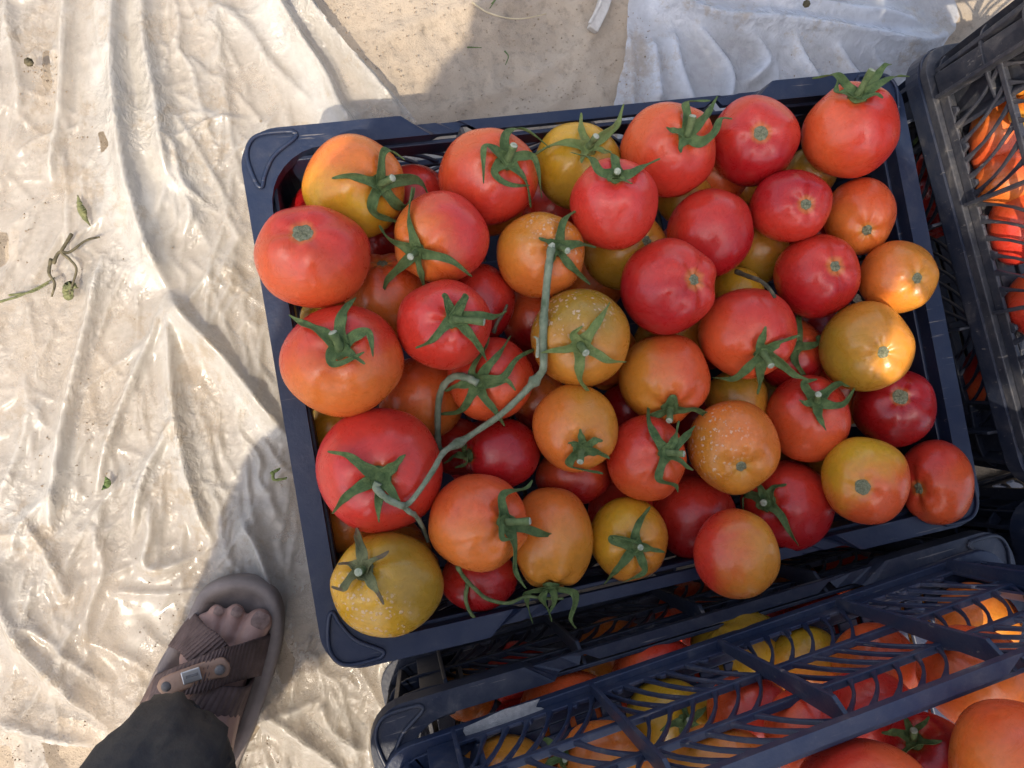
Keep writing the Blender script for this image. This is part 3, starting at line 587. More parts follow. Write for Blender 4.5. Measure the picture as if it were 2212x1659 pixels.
tom('T14', (1857, 467), (80, 85), .002, (1877, 499), 'scar', ORR, ORG, (-.3, -.8, 0), 'orange tomato with small scar under the tall calyx tomato near the right rim')
tom('T15', (1533, 503), (96, 98), .012, None, 'none', RED, CRIM, (.5, -1, 0), 'smooth red tomato showing no scar or stem, between two scarred red ones')
tom('T16', (1441, 620), (105, 104), .022, (1503, 603), 'scar', RED, CRIM, (-.5, -.8, 0), 'bright red tomato with oval scar at its right, centre of the crate', dusty=.7)
tom('T17', (1764, 597), (96, 92), .016, (1806, 574), 'scar', RED, CRIM, (0, -1, 0), 'red tomato with neat round scar left of the sun-struck orange one')
tom('T18', (1937, 599), (88, 80), .018, (1985, 601), 'scar', ORG, AMB, (1, -.2, 0), 'orange tomato struck by direct sunlight at the right rim')
tom('T19', (1869, 750), (106, 97), .020, (1912, 762), 'scar', OLV, AMB, (.6, .3, 0), 'olive brown tomato with small sun glints below the sunlit one', lobes=.03)
tom('T20', (1930, 879), (95, 85), -.006, (1947, 856), 'scar', CRIM, DRED, (0, -1, 0), 'dark crimson tomato with ragged scar by the right rim')
tom('T21', (1613, 718), (110, 98), .016, (1650, 762), 'calyx', RED, ORR, (-.6, -.8, 0), 'wide red tomato with spidery calyx on its lower right', [Z('E', (490, 570), (510, 510), (512, 465)), Z('E', (580, 570), (620, 540), (715, 510)), Z('E', (440, 670), (350, 740), (240, 720)), Z('E', (500, 720), (500, 790), (488, 860)), Z('E', (620, 670), (690, 730), (765, 750))], zp('E', (568, 700)), dim=.12)
tom('T22', (1744, 904), (96, 94), .006, (1764, 866), 'calyx', RED, ORR, (-.3, -1, 0), 'red tomato with small dark calyx left of the crimson scarred one', [Z('E', (810, 890), (790, 850), (865, 845)), Z('E', (940, 890), (1000, 855), (1045, 880)), Z('E', (810, 970), (770, 960)), Z('E', (870, 1010), (880, 1060), (905, 1115)), Z('E', (940, 980), (1010, 975), (1065, 885))], zp('E', (878, 905)))
tom('T23', (1434, 816), (101, 96), -.002, (1448, 884), 'calyx', ORR, AMB, (-1, -.2, 0), 'orange tomato below the bright red centre one, calyx tucked at its foot', [Z('D', (2050, 1000), (1980, 1000)), Z('D', (2120, 960), (2150, 895), (2170, 990)), Z('D', (2212, 975), (2272, 955), (2392, 1030), (2487, 965))], zp('D', (2125, 1055)))
tom('T24', (1253, 731), (109, 107), .018, (1253, 745), 'calyx', OLV, AMB, (.1, -1, 0), 'olive brown tomato with flat pale green star calyx, beside the long vine', [Z('D', (1610, 500), (1660, 420), (1705, 345)), Z('D', (1470, 590), (1350, 605)), Z('D', (1620, 610), (1700, 650), (1775, 650)), Z('D', (1545, 680), (1550, 760), (1605, 835)), Z('D', (1530, 540), (1500, 510), (1560, 470))], zp('D', (1582, 622)), blister=(-.3, .85, .35), mat='pale', lobes=.035)
tom('T25', (1167, 551), (96, 94), .012, (1207, 534), 'calyx', AMB, ORG, (.3, -1, 0), 'yellow-orange tomato whose calyx meets the broken top of the vine', [Z('B', (1400, 1520), (1430, 1450), (1520, 1390)), Z('B', (1340, 1580), (1280, 1560)), Z('B', (1500, 1590), (1600, 1610)), Z('D', (1430, 20), (1500, 90), (1580, 165)), Z('D', (1370, -20), (1340, 70))], zp('B', (1455, 1625)), blister=(.55, .7, .3))
tom('T26', (960, 701), (103, 98), .026, (980, 690), 'calyx', RED, PINK, (.1, 1, 0), 'bright red tomato with a broken pale stalk sticking out sideways', [Z('A', (1440, 1190), (1415, 1130), (1435, 1215)), Z('A', (1500, 1190), (1530, 1140), (1440, 1250)), Z('A', (1580, 1240), (1680, 1250), (1750, 1220)), Z('A', (1420, 1300), (1340, 1380), (1262, 1415)), Z('A', (1530, 1310), (1600, 1400), (1645, 1485))], zp('A', (1655, 1275)), lobes=.03, dim=.12)
tom('T27', (1060, 819), (93, 91), .004, (1034, 826), 'calyx', RED, ORR, (0, -1, 0), 'red tomato under a large calyx held by the forked vine', [Z('D', (940, 740), (1010, 670), (1070, 575)), Z('D', (960, 800), (1040, 790), (1100, 690), (1230, 635)), Z('D', (850, 900), (790, 980), (650, 1000)), Z('D', (930, 900), (990, 970), (1045, 1060)), Z('D', (860, 760), (930, 650), (960, 570)), Z('D', (960, 830), (1050, 800), (1090, 855)), Z('D', (800, 830), (730, 860))])
tom('T28', (1242, 924), (93, 94), .014, (1256, 972), 'calyx', ORG, AMB, (.9, .4, 0), 'glossy orange tomato with short stubby calyx, centre bottom', [Z('D', (1550, 1170), (1540, 1120)), Z('D', (1510, 1200), (1480, 1190)), Z('D', (1620, 1190), (1665, 1185)), Z('D', (1640, 1250), (1698, 1275)), Z('D', (1490, 1290), (1490, 1330), (1600, 1350), (1665, 1360))], zp('D', (1545, 1320)))
tom('T29', (1583, 963), (102, 100), .018, (1602, 1011), 'scar', ORG, AMB, (-.7, -.7, 0), 'orange tomato covered in pale blisters with a stem scar below', blister=(-.6, .05, .6), lobes=.025)
tom('T30', (1396, 990), (89, 92), .008, (1440, 978), 'calyx', ORR, RED, (-.4, 1, 0), 'orange-red tomato with raised calyx, left of the blistered orange one', [Z('D', (2040, 1200), (1990, 1100), (2000, 960)), Z('D', (2130, 1200), (2135, 1130)), Z('D', (2060, 1350), (2040, 1430), (2130, 1450), (2140, 1490)), Z('D', (2160, 1330), (2200, 1370)), Z('D', (2180, 1200), (2220, 1150))], zp('D', (2205, 1285)))
tom('T31', (1869, 1037), (100, 95), .018, (1862, 1052), 'scar', ORR, YEL, (-.5, .9, 0), 'orange tomato with yellow top and green centred scar near the bottom right corner', lobes=.02)
tom('T32', (2022, 1041), (83, 93), .004, (1979, 1056), 'scar', ORR, RED, (-.5, .5, 0), 'orange-red tomato half over the right rim, in the bottom right corner')
tom('T33', (1590, 1196), (94, 98), .030, None, 'none', RED, AMB, (.9, -.1, 0), 'red tomato blushing yellow, hanging over the bottom rim')
tom('T34', (1700, 1092), (105, 97), .000, (1655, 1084), 'calyx', RED, CRIM, (.2, -1, 0), 'red tomato with long trailing sepal behind the one on the bottom rim', [Z('E', (530, 1520), (515, 1480)), Z('E', (600, 1520), (680, 1505)), Z('E', (460, 1550), (420, 1570), (420, 1650)), Z('H', (590, -30), (640, 20), (680, 100), (730, 180)), Z('E', (500, 1620), (560, 1655))], zp('E', (528, 1600)))
tom('T35', (1033, 1128), (107, 104), .020, (1092, 1128), 'calyx', ORR, ORG, (-.2, -1, 0), 'orange-red tomato with sideways calyx and stalk beside the largest one', [Z('D', (1020, 1640), (1020, 1570), (1150, 1545), (1187, 1495)), Z('G', (1020, 60), (1010, 150), (1080, 150)), Z('G', (1170, 110), (1300, 140), (1422, 150)), Z('G', (1090, 180), (1090, 320), (1165, 445))], zp('G', (1203, 60)), lobes=.03)
tom('T36', (1193, 1160), (90, 110), .006, (1190, 1268), 'calyx', ORG, AMB, (.3, -1, 0), 'tall amber tomato at the bottom rim, sepals drooping over the edge', [Z('G', (1240, 480), (1215, 500), (1220, 580), (1248, 675)), Z('G', (1320, 490), (1300, 530), (1340, 600), (1358, 660)), Z('G', (1440, 475), (1490, 485), (1495, 560), (1465, 650), (1500, 705)), Z('G', (1370, 500), (1375, 560), (1350, 600))])
tom('T37', (1358, 1163), (86, 90), .004, (1372, 1178), 'calyx', YEL, AMB, (.6, -.5, 0), 'small yellow tomato with folded calyx at the bottom rim', [Z('G', (1900, 140), (1940, 60), (1980, 5)), Z('G', (1830, 200), (1765, 170), (1830, 165), (1920, 200)), Z('G', (1970, 225), (2040, 240)), Z('G', (1840, 290), (1780, 350), (1725, 415)), Z('G', (1930, 290), (1940, 350), (1830, 390))], zp('G', (1932, 225)))
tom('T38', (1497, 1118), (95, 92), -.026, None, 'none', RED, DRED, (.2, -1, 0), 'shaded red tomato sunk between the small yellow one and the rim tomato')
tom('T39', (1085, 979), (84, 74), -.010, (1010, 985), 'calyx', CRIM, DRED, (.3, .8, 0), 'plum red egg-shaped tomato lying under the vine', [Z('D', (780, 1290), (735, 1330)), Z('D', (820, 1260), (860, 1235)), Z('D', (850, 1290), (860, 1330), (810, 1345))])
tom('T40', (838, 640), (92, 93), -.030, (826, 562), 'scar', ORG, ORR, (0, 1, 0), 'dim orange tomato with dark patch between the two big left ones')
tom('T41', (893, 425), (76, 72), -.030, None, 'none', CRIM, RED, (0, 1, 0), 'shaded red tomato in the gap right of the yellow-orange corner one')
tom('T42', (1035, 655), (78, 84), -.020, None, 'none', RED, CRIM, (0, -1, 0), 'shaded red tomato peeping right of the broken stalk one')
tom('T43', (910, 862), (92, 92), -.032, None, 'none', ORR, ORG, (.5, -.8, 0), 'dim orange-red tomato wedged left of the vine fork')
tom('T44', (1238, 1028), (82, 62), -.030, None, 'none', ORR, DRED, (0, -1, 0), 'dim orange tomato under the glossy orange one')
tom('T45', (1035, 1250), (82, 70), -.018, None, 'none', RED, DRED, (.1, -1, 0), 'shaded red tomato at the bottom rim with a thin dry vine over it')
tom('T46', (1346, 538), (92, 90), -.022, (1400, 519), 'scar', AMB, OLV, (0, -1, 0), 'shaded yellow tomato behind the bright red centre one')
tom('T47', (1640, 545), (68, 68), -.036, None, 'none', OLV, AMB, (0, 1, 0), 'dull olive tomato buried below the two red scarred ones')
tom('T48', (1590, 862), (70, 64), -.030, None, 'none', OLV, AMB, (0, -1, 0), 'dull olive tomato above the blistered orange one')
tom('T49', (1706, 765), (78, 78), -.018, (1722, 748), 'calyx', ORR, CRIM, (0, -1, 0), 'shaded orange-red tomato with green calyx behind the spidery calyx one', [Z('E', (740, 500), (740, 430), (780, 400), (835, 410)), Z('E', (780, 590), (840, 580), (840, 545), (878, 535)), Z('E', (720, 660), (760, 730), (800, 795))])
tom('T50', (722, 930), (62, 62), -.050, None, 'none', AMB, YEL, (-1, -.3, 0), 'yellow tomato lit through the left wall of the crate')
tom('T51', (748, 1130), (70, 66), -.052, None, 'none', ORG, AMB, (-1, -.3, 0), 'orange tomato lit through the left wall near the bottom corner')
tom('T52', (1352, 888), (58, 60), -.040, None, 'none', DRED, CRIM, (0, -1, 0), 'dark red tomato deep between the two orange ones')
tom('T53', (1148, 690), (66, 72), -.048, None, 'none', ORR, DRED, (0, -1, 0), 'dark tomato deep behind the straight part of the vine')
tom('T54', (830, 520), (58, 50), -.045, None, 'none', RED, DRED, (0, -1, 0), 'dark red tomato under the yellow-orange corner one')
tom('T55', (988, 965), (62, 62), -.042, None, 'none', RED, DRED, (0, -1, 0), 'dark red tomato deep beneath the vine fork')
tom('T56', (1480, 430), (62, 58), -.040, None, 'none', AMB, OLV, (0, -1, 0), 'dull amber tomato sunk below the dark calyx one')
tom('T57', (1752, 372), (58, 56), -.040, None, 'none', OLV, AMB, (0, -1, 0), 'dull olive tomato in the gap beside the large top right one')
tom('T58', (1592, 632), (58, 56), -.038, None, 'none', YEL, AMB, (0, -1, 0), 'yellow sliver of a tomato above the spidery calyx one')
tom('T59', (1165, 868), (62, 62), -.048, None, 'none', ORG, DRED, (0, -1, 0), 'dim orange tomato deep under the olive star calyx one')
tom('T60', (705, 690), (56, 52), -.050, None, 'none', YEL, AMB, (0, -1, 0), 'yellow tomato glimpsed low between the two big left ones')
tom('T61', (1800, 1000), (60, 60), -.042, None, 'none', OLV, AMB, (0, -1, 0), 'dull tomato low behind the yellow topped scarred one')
# lower crate of the bottom stack (C1), under the upper crate
tom('C1a', (1228, 1540), (110, 98), -.030, None, 'none', ORG, ORR, (0, 1, 0), 'orange tomato between the rim of the lower crate and the crate on top, leftmost', crate='C1')
tom('C1b', (1420, 1464), (100, 98), -.030, None, 'none', RED, ORR, (-.8, -.4, 0), 'red tomato in the lower crate slot, right of the orange one', crate='C1', dusty=.9)
tom('C1c', (1598, 1412), (108, 104), -.032, (1545, 1350), 'none', OLV, YEL, (0, -1, 0), 'olive yellow tomato in the lower crate slot', crate='C1')
tom('C1d', (1782, 1378), (104, 100), -.036, None, 'none', CRIM, RED, (0, 1, 0), 'dark red tomato at the right end of the lower crate slot', crate='C1')
tom('C1e', (1120, 1455), (72, 70), -.075, None, 'none', RED, PINK, (0, 1, 0), 'red tomato behind the end wall lattice of the lower crate', crate='C1')
tom('C1f', (1010, 1500), (60, 58), -.075, None, 'none', ORG, AMB, (0, 1, 0), 'amber tomato nearest the dark corner post, behind lattice', crate='C1')
for k_, (c_, A_, B_, lb_) in enumerate([((1500, 1340), RED, ORR, 'shaded red tomato low in the bottom crate, just behind its rim at the middle'), ((1700, 1290), ORG, AMB, 'shaded amber tomato low in the bottom crate, right of the hanging rim tomato'), ((1640, 1335), CRIM, RED, 'crimson tomato low in the bottom crate, under the olive yellow one'),
        ((1330, 1420), AMB, ORG, 'amber tomato low in the bottom crate, between its orange and red ones'), ((1860, 1250), ORR, RED, 'dark orange-red tomato at the right end of the bottom crate, behind its rim'), ((1150, 1580), RED, CRIM, 'red tomato in the bottom crate beside the left end of the mud patch'), ((1950, 1330), ORG, AMB, 'dark orange tomato under the foot of the upper blue crate, right end')]):
    tom('C1x%d' % k_, c_, (92, 88), -.100, None, 'none', A_, B_, (0, 1, 0), lb_, crate='C1')
# upper crate of the bottom stack (C2)
c2 = [('C2a', (1090, 1690), (112, 104), -.085, AMB, ORG, 'yellow tomato behind the lattice at the bottom edge, leftmost'),
 ('C2b', (1310, 1650), (105, 98), -.100, ORG, AMB, 'orange tomato behind the lattice below the mud-caked foot'),
 ('C2c', (1445, 1552), (96, 88), -.100, YEL, OLV, 'yellow-green tomato behind the lattice next to a dark calyx'),
 ('C2d', (1620, 1545), (98, 92), -.098, PINK, ORR, 'red tomato behind the middle of the lattice'),
 ('C2e', (1555, 1672), (128, 112), -.070, ORG, AMB, 'large orange tomato low behind the lattice, bottom edge'),
 ('C2f', (1745, 1585), (100, 100), -.080, RED, ORR, 'bright red tomato behind the long slanting rib'),
 ('C2g', (1735, 1432), (90, 84), -.110, ORG, YEL, 'orange tomato with pale calyx behind the upper lattice'),
 ('C2h', (1892, 1438), (98, 92), -.105, ORR, ORG, 'orange-red tomato behind the lattice near the right rib'),
 ('C2i', (1880, 1545), (112, 100), -.080, RED, PINK, 'red tomato behind the lattice under the upper rim'),
 ('C2j', (2112, 1345), (95, 88), -.120, ORG, AMB, 'orange tomato behind the lattice at the far right end'),
 ('C2k', (2105, 1462), (130, 112), -.080, ORR, ORG, 'orange-red tomato behind the lattice below the far right one'),
 ('C2l', (1870, 1745), (170, 150), -.020, RED, ORR, 'large red tomato below the upper rim at the bottom edge'),
 ('C2m', (2205, 1672), (165, 160), .000, ORR, ORG, 'very large orange-red tomato in the bottom right corner of the view'),
 ('C2n', (2012, 1652), (112, 112), -.030, RED, CRIM, 'red tomato with green calyx left of the very large corner one')]
for (i, c, r, dz, A_, B_, lb) in c2:
    tom(i, c, r, dz, None, 'none', A_, B_, (random.uniform(-1, 1), random.uniform(-1, 1), 0), lb, crate='C2')
for k_, (c_, r_, dz_, A_, B_, lb_) in enumerate([((2330, 1360), (110, 105), -.050, RED, ORR, 'unseen red tomato added beyond the right edge to block sun, in the upper bottom crate'), ((2440, 1520), (150, 145), .012, ORG, AMB, 'unseen orange tomato added highest beyond the right edge to block sun, upper bottom crate'), ((2540, 1400), (150, 145), .005, RED, ORR, 'unseen red tomato added farthest beyond the right edge to block sun')]):
    tom('C2x%d' % k_, c_, r_, dz_, None, 'none', A_, B_, (0, 1, 0), lb_, crate='C2')  # out of view, added to keep sun off the ground behind this crate
T['C2n'].update(kind='calyx', pole=(1985, 1600), sep=[[(1960, 1595), (1940, 1600)], [(1975, 1620), (1950, 1640)], [(2005, 1610), (2040, 1612)], [(2000, 1590), (2025, 1580)], [(1985, 1580), (1980, 1560)]], stub=(1990, 1585))
T['C2c'].update(kind='calyx', pole=(1480, 1560), sep=[[(1500, 1545), (1520, 1530)], [(1500, 1570), (1525, 1590)], [(1470, 1585), (1465, 1605)], [(1455, 1560), (1430, 1570)], [(1475, 1540), (1470, 1520)]], stub=(1486, 1556))
T['C2b'].update(kind='calyx', pole=(1215, 1632), sep=[[(1200, 1610), (1180, 1600)], [(1240, 1615), (1265, 1610)], [(1230, 1650), (1250, 1670)], [(1195, 1650), (1175, 1660)]], stub=(1222, 1640))
# right stack
tom('R2a', (2152, 292), (62, 92), -.150, (2150, 205), 'none', ORR, ORG, (0, 1, 0), 'long orange tomato striped by sun behind the upper lattice', crate='R2')
tom('R2b', (2168, 388), (70, 60), -.150, None, 'none', ORG, ORR, (0, 1, 0), 'orange tomato just under the long striped one', crate='R2')
tom('R2c', (2200, 490), (72, 84), -.150, None, 'none', RED, ORR, (0, 1, 0), 'red tomato behind the lattice at the right edge, sunlit', crate='R2')
tom('R2d', (2196, 168), (56, 50), -.140, None, 'none', AMB, YEL, (0, 1, 0), 'yellow tomato behind the lattice at the right edge, topmost', crate='R2')
tom('R2e', (2240, 655), (74, 74), -.150, None, 'none', RED, ORR, (0, 1, 0), 'red tomato cut by the right edge, in shade', crate='R2')
tom('R2f', (2218, 240), (40, 36), -.140, None, 'none', YEL, ORG, (0, 1, 0), 'small yellow tomato at the right edge below the topmost one', crate='R2')
tom('R1a', (2000, 330), (52, 56), -.030, (1968, 318), 'calyx', RED, DRED, (0, 1, 0), 'red tomato with light green leafy calyx seen through the lower end wall', [[(1962, 300), (1958, 285)], [(1980, 312), (1992, 290)], [(1970, 340), (1975, 365)], [(1955, 320), (1948, 325)]], crate='R1')
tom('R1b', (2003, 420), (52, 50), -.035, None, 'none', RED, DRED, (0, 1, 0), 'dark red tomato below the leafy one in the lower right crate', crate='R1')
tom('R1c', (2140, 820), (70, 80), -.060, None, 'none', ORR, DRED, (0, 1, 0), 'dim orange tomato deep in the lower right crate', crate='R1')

RIMZ = {'M': CH, 'C1': CH, 'C2': CH+H2, 'R1': CH, 'R2': CH+H2}
def fit(d, t):                             # centre and radii for a distance t along the sight line
    v = ray(*d['c']); P = CAM+v*t; cxp, cyp = d['c']; out = []
    for (qx, qy) in ((cxp+d['r'][0], cyp), (cxp, cyp-d['r'][1])):
        w = ray(qx, qy); w = w/np.linalg.norm(w); q = P-CAM; out.append(np.linalg.norm(q-(q@w)*w))
    return P, out
ids = list(T)
for i in ids:
    d = T[i]; v = ray(*d['c']); d['t'] = (CAMZ-(RIMZ[d['crate']]+d['dz']))/-v[2]; d['t0'] = d['t']
for it in range(120):                      # settle the heap: neighbours touch, they do not run through each other
    mv = 0
    for k, i in enumerate(ids):
        for j in ids[k+1:]:
            a, b = T[i], T[j]
            if a['crate'] != b['crate']: continue
            if abs(a['c'][0]-b['c'][0]) > 260 or abs(a['c'][1]-b['c'][1]) > 260: continue
            Pa, ra_ = fit(a, a['t']); Pb, rb_ = fit(b, b['t']); D = np.linalg.norm(Pa-Pb); need = .955*(np.mean(ra_)+np.mean(rb_))
            if D < need:
                s = min(.002, (need-D)*.35); back, front = (a, b) if a['t0'] > b['t0'] else (b, a)
                if back['t']-back['t0'] < .05: back['t'] += s
                if front['t0']-front['t'] < .012: front['t'] -= s*.35
                mv += 1
    if not mv: break

CR_AT = {'C1': (C1_LOC, ra1, 1, .165), 'C2': (C2_LOC, ra, 1, H2), 'R1': (R1_LOC, rb, 0, .165), 'R2': (R2_LOC, rb, 0, H2)}
for i in ids:                              # nothing pokes through the lattice: move back until inside the near wall
    d = T[i]
    if d['crate'] not in CR_AT: continue
    lc, rz_, wy, hh = CR_AT[d['crate']]
    for it in range(200):
        P, r_ = fit(d, d['t']); dx, dy = P[0]-lc[0], P[1]-lc[1]; lx, ly = dx*math.cos(rz_)+dy*math.sin(rz_), -dx*math.sin(rz_)+dy*math.cos(rz_)
        v_ = min(1, max(0, (P[2]-lc[2])/hh)); R_ = max(r_)*(.70 if d['crate'] in ('C1', 'R2', 'R1') else .80)
        lim = (CW/2 if wy else CL/2)-.018-.008*(1-v_)
        if P[2]-.3*R_ > lc[2]+hh: break
        if (ly if wy else -lx)+R_ > lim: d['t'] += .002
        else: break
def view_frame(P):
    v = (CAM-P); v = v/np.linalg.norm(v); x = MC@np.array([1, 0, 0]); x = x-(x@v)*v; x /= np.linalg.norm(x); y = np.cross(v, x); return x, y, v
TG = {'M': 'tomatoes heaped in the crate nearest the bare sand', 'C1': 'tomatoes in the lower crate of the bottom stack', 'C2': 'tomatoes in the upper crate of the bottom stack', 'R2': 'tomatoes in the upper crate of the right stack', 'R1': 'tomatoes in the lower crate of the right stack'}
def build_tomato(i):
    d = T[i]; P, (rx, ry) = fit(d, d['t']); x, y, v = view_frame(P); rz = (rx+ry)/2*.97; d['P'] = P; d['fr'] = (x, y, v, rx, ry, rz)
    rnd = random.Random(i); hasp = d['pole'] is not None
    if hasp:
        ux = (d['pole'][0]-d['c'][0])/d['r'][0]; uy = -(d['pole'][1]-d['c'][1])/d['r'][1]; q = math.hypot(ux, uy)
        if q > .97: ux, uy, q = ux/q*.97, uy/q*.97, .97
        ax = np.array([ux, uy, math.sqrt(1-q*q)])
    else: ax = np.array([rnd.uniform(-.5, .5), rnd.uniform(-.5, .5), -1.0])
    ax /= np.linalg.norm(ax); d['ax'] = ax
    b = np.cross(ax, [.3, .9, .1]); b /= np.linalg.norm(b); c = np.cross(ax, b)
    nl = rnd.choice([4, 5, 5, 6]); ph = rnd.uniform(0, 6.28); nr, ns = 40, 56; vs = []; so_ = rnd.uniform(0, 90)
    def rad(th, fi):
        f = 1-d['dim']*math.exp(-(th/.30)**2)+.022*math.exp(-((th-.62)/.3)**2)
        f += d['lobes']*math.cos(nl*fi+ph)*math.exp(-((th-.55)/.5)**2)+d['lobes']*.5*math.cos((nl-1)*fi+2*ph)*math.exp(-((th-.9)/.7)**2)
        f -= .03*math.exp(-((math.pi-th)/.4)**2)
        return f
    def pt(th, fi):
        u = ax*math.cos(th)+(b*math.cos(fi)+c*math.sin(fi))*math.sin(th); f = rad(th, fi)+.050*noise.noise(Vector((u[0]*1.2+so_, u[1]*1.3, u[2]*1.3)))
        u = u*f; return x*rx*u[0]+y*ry*u[1]+v*rz*u[2]
    d['pt'] = pt
    vs.append(pt(0, 0))
    for k in range(1, nr):
        th = math.pi*(k/nr)**1.12
        for s in range(ns): vs.append(pt(th, 2*math.pi*s/ns))
    vs.append(pt(math.pi, 0)); fs = [(0, 1+s, 1+(s+1) % ns) for s in range(ns)]
    for k in range(nr-2):
        for s in range(ns): p = 1+k*ns; fs.append((p+s, p+ns+s, p+ns+(s+1) % ns, p+(s+1) % ns))
    p = 1+(nr-2)*ns; fs += [(p+(s+1) % ns, p+s, len(vs)-1) for s in range(ns)]
    R = (rx+ry)/2; bd = d['bd']; B = x*bd[0]+y*bd[1]; B = B/np.linalg.norm(B)*.8
    bl = d['blister']; bdir = (x*bl[0]+y*bl[1]+v*bl[2]) if bl else (0, 0, 1)
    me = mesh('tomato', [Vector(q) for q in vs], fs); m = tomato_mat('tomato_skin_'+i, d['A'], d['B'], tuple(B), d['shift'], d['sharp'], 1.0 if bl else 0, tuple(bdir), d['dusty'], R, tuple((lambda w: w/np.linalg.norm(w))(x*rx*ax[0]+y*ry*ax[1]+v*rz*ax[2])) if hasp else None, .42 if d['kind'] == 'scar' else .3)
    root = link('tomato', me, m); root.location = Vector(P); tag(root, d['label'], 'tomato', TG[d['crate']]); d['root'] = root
    return root
def surf(d, px, py):                       # point of the tomato seen at a measured pixel, relative to its centre; off the edge: beside it
    x, y, v, rx, ry, rz = d['fr']; ux = (px-d['c'][0])/d['r'][0]; uy = -(py-d['c'][1])/d['r'][1]; q = math.hypot(ux, uy)
    if q < .93: w = math.sqrt(1-q*q)
    else: w = math.sqrt(1-.93**2)-(q-.93)*.9
    w = max(w, -.5); s = 1.0
    # walk along the surface for the shaped radius
    p = x*rx*ux+y*ry*uy+v*rz*w
    n = x*ux/rx+y*uy/ry+v*max(w, .12)/rz; n = n/np.linalg.norm(n)
    # pull in by the dimple
    u = np.array([ux, uy, w]); u /= np.linalg.norm(u); th = math.acos(max(-1, min(1, float(u@d['ax']))))
    p = p-n*R_of(d)*d['dim']*math.exp(-(th/.30)**2)*.9
    return p, n
def R_of(d): return (d['fr'][3]+d['fr'][4])/2
def build_calyx(i):
    d = T[i]; root = d['root']; rnd = random.Random(i+'c'); hub, hn = surf(d, *d['pole']); hn = np.array(hn)
    mat = {'dry': M_CALYX_DRY, 'pale': M_CALYX_PALE}.get(d['mat'], M_CALYX)
    R = R_of(d); sc = min(1.15, R/.036); vs, fs = [], []
    for s, path in enumerate(d['sep']):
        pts2 = [d['pole']]+list(path); n = 18; pp = smoothpath(pts2, n); base = len(vs); Pl, Nl = [], []
        ln = sum(np.linalg.norm(pp[k+1]-pp[k]) for k in range(n-1)); curl = rnd.uniform(.3, 1.0); wv = rnd.uniform(0, 6)
        for k, q in enumerate(pp):
            p, nn = surf(d, q[0], q[1]); t = k/(n-1)
            lift = .0014+.0060*curl*math.sin(min(1, t*1.25)*math.pi*.75)+(.006*curl*t**4)
            Pl.append(p+nn*lift); Nl.append(nn)
        for it in range(2): Pl = [Pl[0]]+[(Pl[k-1]+2*Pl[k]+Pl[k+1])/4 for k in range(1, n-1)]+[Pl[-1]]
        W = sc*(.0043 if ln > 45 else .0038)
        for k in range(n):
            t = k/(n-1); dd = Pl[min(k+1, n-1)]-Pl[max(k-1, 0)]; dd = dd/(np.linalg.norm(dd)+1e-9); nn = Nl[k]; sd = np.cross(dd, nn); sd = sd/(np.linalg.norm(sd)+1e-9)
            tw = 1.1*math.sin(wv+t*6)*t; sd2 = sd*math.cos(tw)+nn*math.sin(tw); n2 = nn*math.cos(tw)-sd*math.sin(tw)
            w = W*(1.25-.35*math.sin(min(1, t*3)*math.pi*.5))*(1-t**1.25)**.8*(1+.12*math.sin(t*17+wv))+.0004
            cup = w*.42
            vs += [Pl[k]-sd2*w+n2*cup, Pl[k]-sd2*w*.5+n2*cup*.25, Pl[k]-n2*cup*.15, Pl[k]+sd2*w*.5+n2*cup*.25, Pl[k]+sd2*w+n2*cup]
        for k in range(n-1):
            for m in range(4): b_ = base+k*5+m; fs.append((b_, b_+1, b_+6, b_+5))
    # hub
    base = len(vs); x, y, v = d['fr'][:3]; e1 = np.cross(hn, [0.1, .9, .3]); e1 /= np.linalg.norm(e1); e2 = np.cross(hn, e1); ns = 12
    vs.append(hub+hn*.0042)
    for r_, h in ((.0028, .0040), (.0055, .0026), (.0075, .0006)):
        for k in range(ns): an = 2*math.pi*k/ns; rr = r_*sc*(1+.15*math.sin(5*an+rnd.random())); vs.append(hub+hn*h+(e1*math.cos(an)+e2*math.sin(an))*rr)
    fs += [(base, base+1+k, base+1+(k+1) % ns) for k in range(ns)]
    for r_ in range(2):
        for k in range(ns): p = base+1+r_*ns; fs.append((p+k, p+ns+k, p+ns+(k+1) % ns, p+(k+1) % ns))
    o = link('calyx', mesh('calyx', [Vector(q) for q in vs], fs), mat, root)
    at = o.data.attributes.new('tip', 'FLOAT', 'POINT'); at.data.foreach_set('value', [((k//5) % 18)/17.0 if k < base else 0.0 for k in range(len(vs))])
    sm = o.modifiers.new('thickness', 'SOLIDIFY'); sm.thickness = .0006; ss = o.modifiers.new('smooth', 'SUBSURF'); ss.levels = ss.render_levels = 1
    if d['stub']:
        # the stub points from the hub towards where its end is seen, rising off the skin
        sp = np.array(d['stub']); dpx = sp-np.array(d['pole']); scale = d['t']/F; off = x*dpx[0]*scale-y*dpx[1]*scale
        end = hub+hn*.0035+off+v*(.010 if np.linalg.norm(dpx) < 30 else .006)
        st = hub+hn*.002; mid = (st+end)/2+hn*.0012
        pth = smoothpath([st, mid, end], 9); mb = MB(); mb.tube([Vector(q) for q in pth], [.0034*sc, .0029*sc, .0026*sc, .0025*sc, .0025*sc, .0026*sc, .0028*sc, .0029*sc, .0028*sc], 10)
        so_ = mb.build('stem', M_STUB, root, True)
        dv = Vector(pth[-1]-pth[-2]).normalized(); c2_ = MB(); c2_.tube([Vector(pth[-1])+dv*.0001, Vector(pth[-1])+dv*.0007], [.0027*sc, .0022*sc], 10); c2_.tube([Vector(pth[-1])+dv*.0007, Vector(pth[-1])+dv*.0009], [.0021*sc, .0012*sc], 10)
        c2_.build('cut_end', M_CUT, so_)
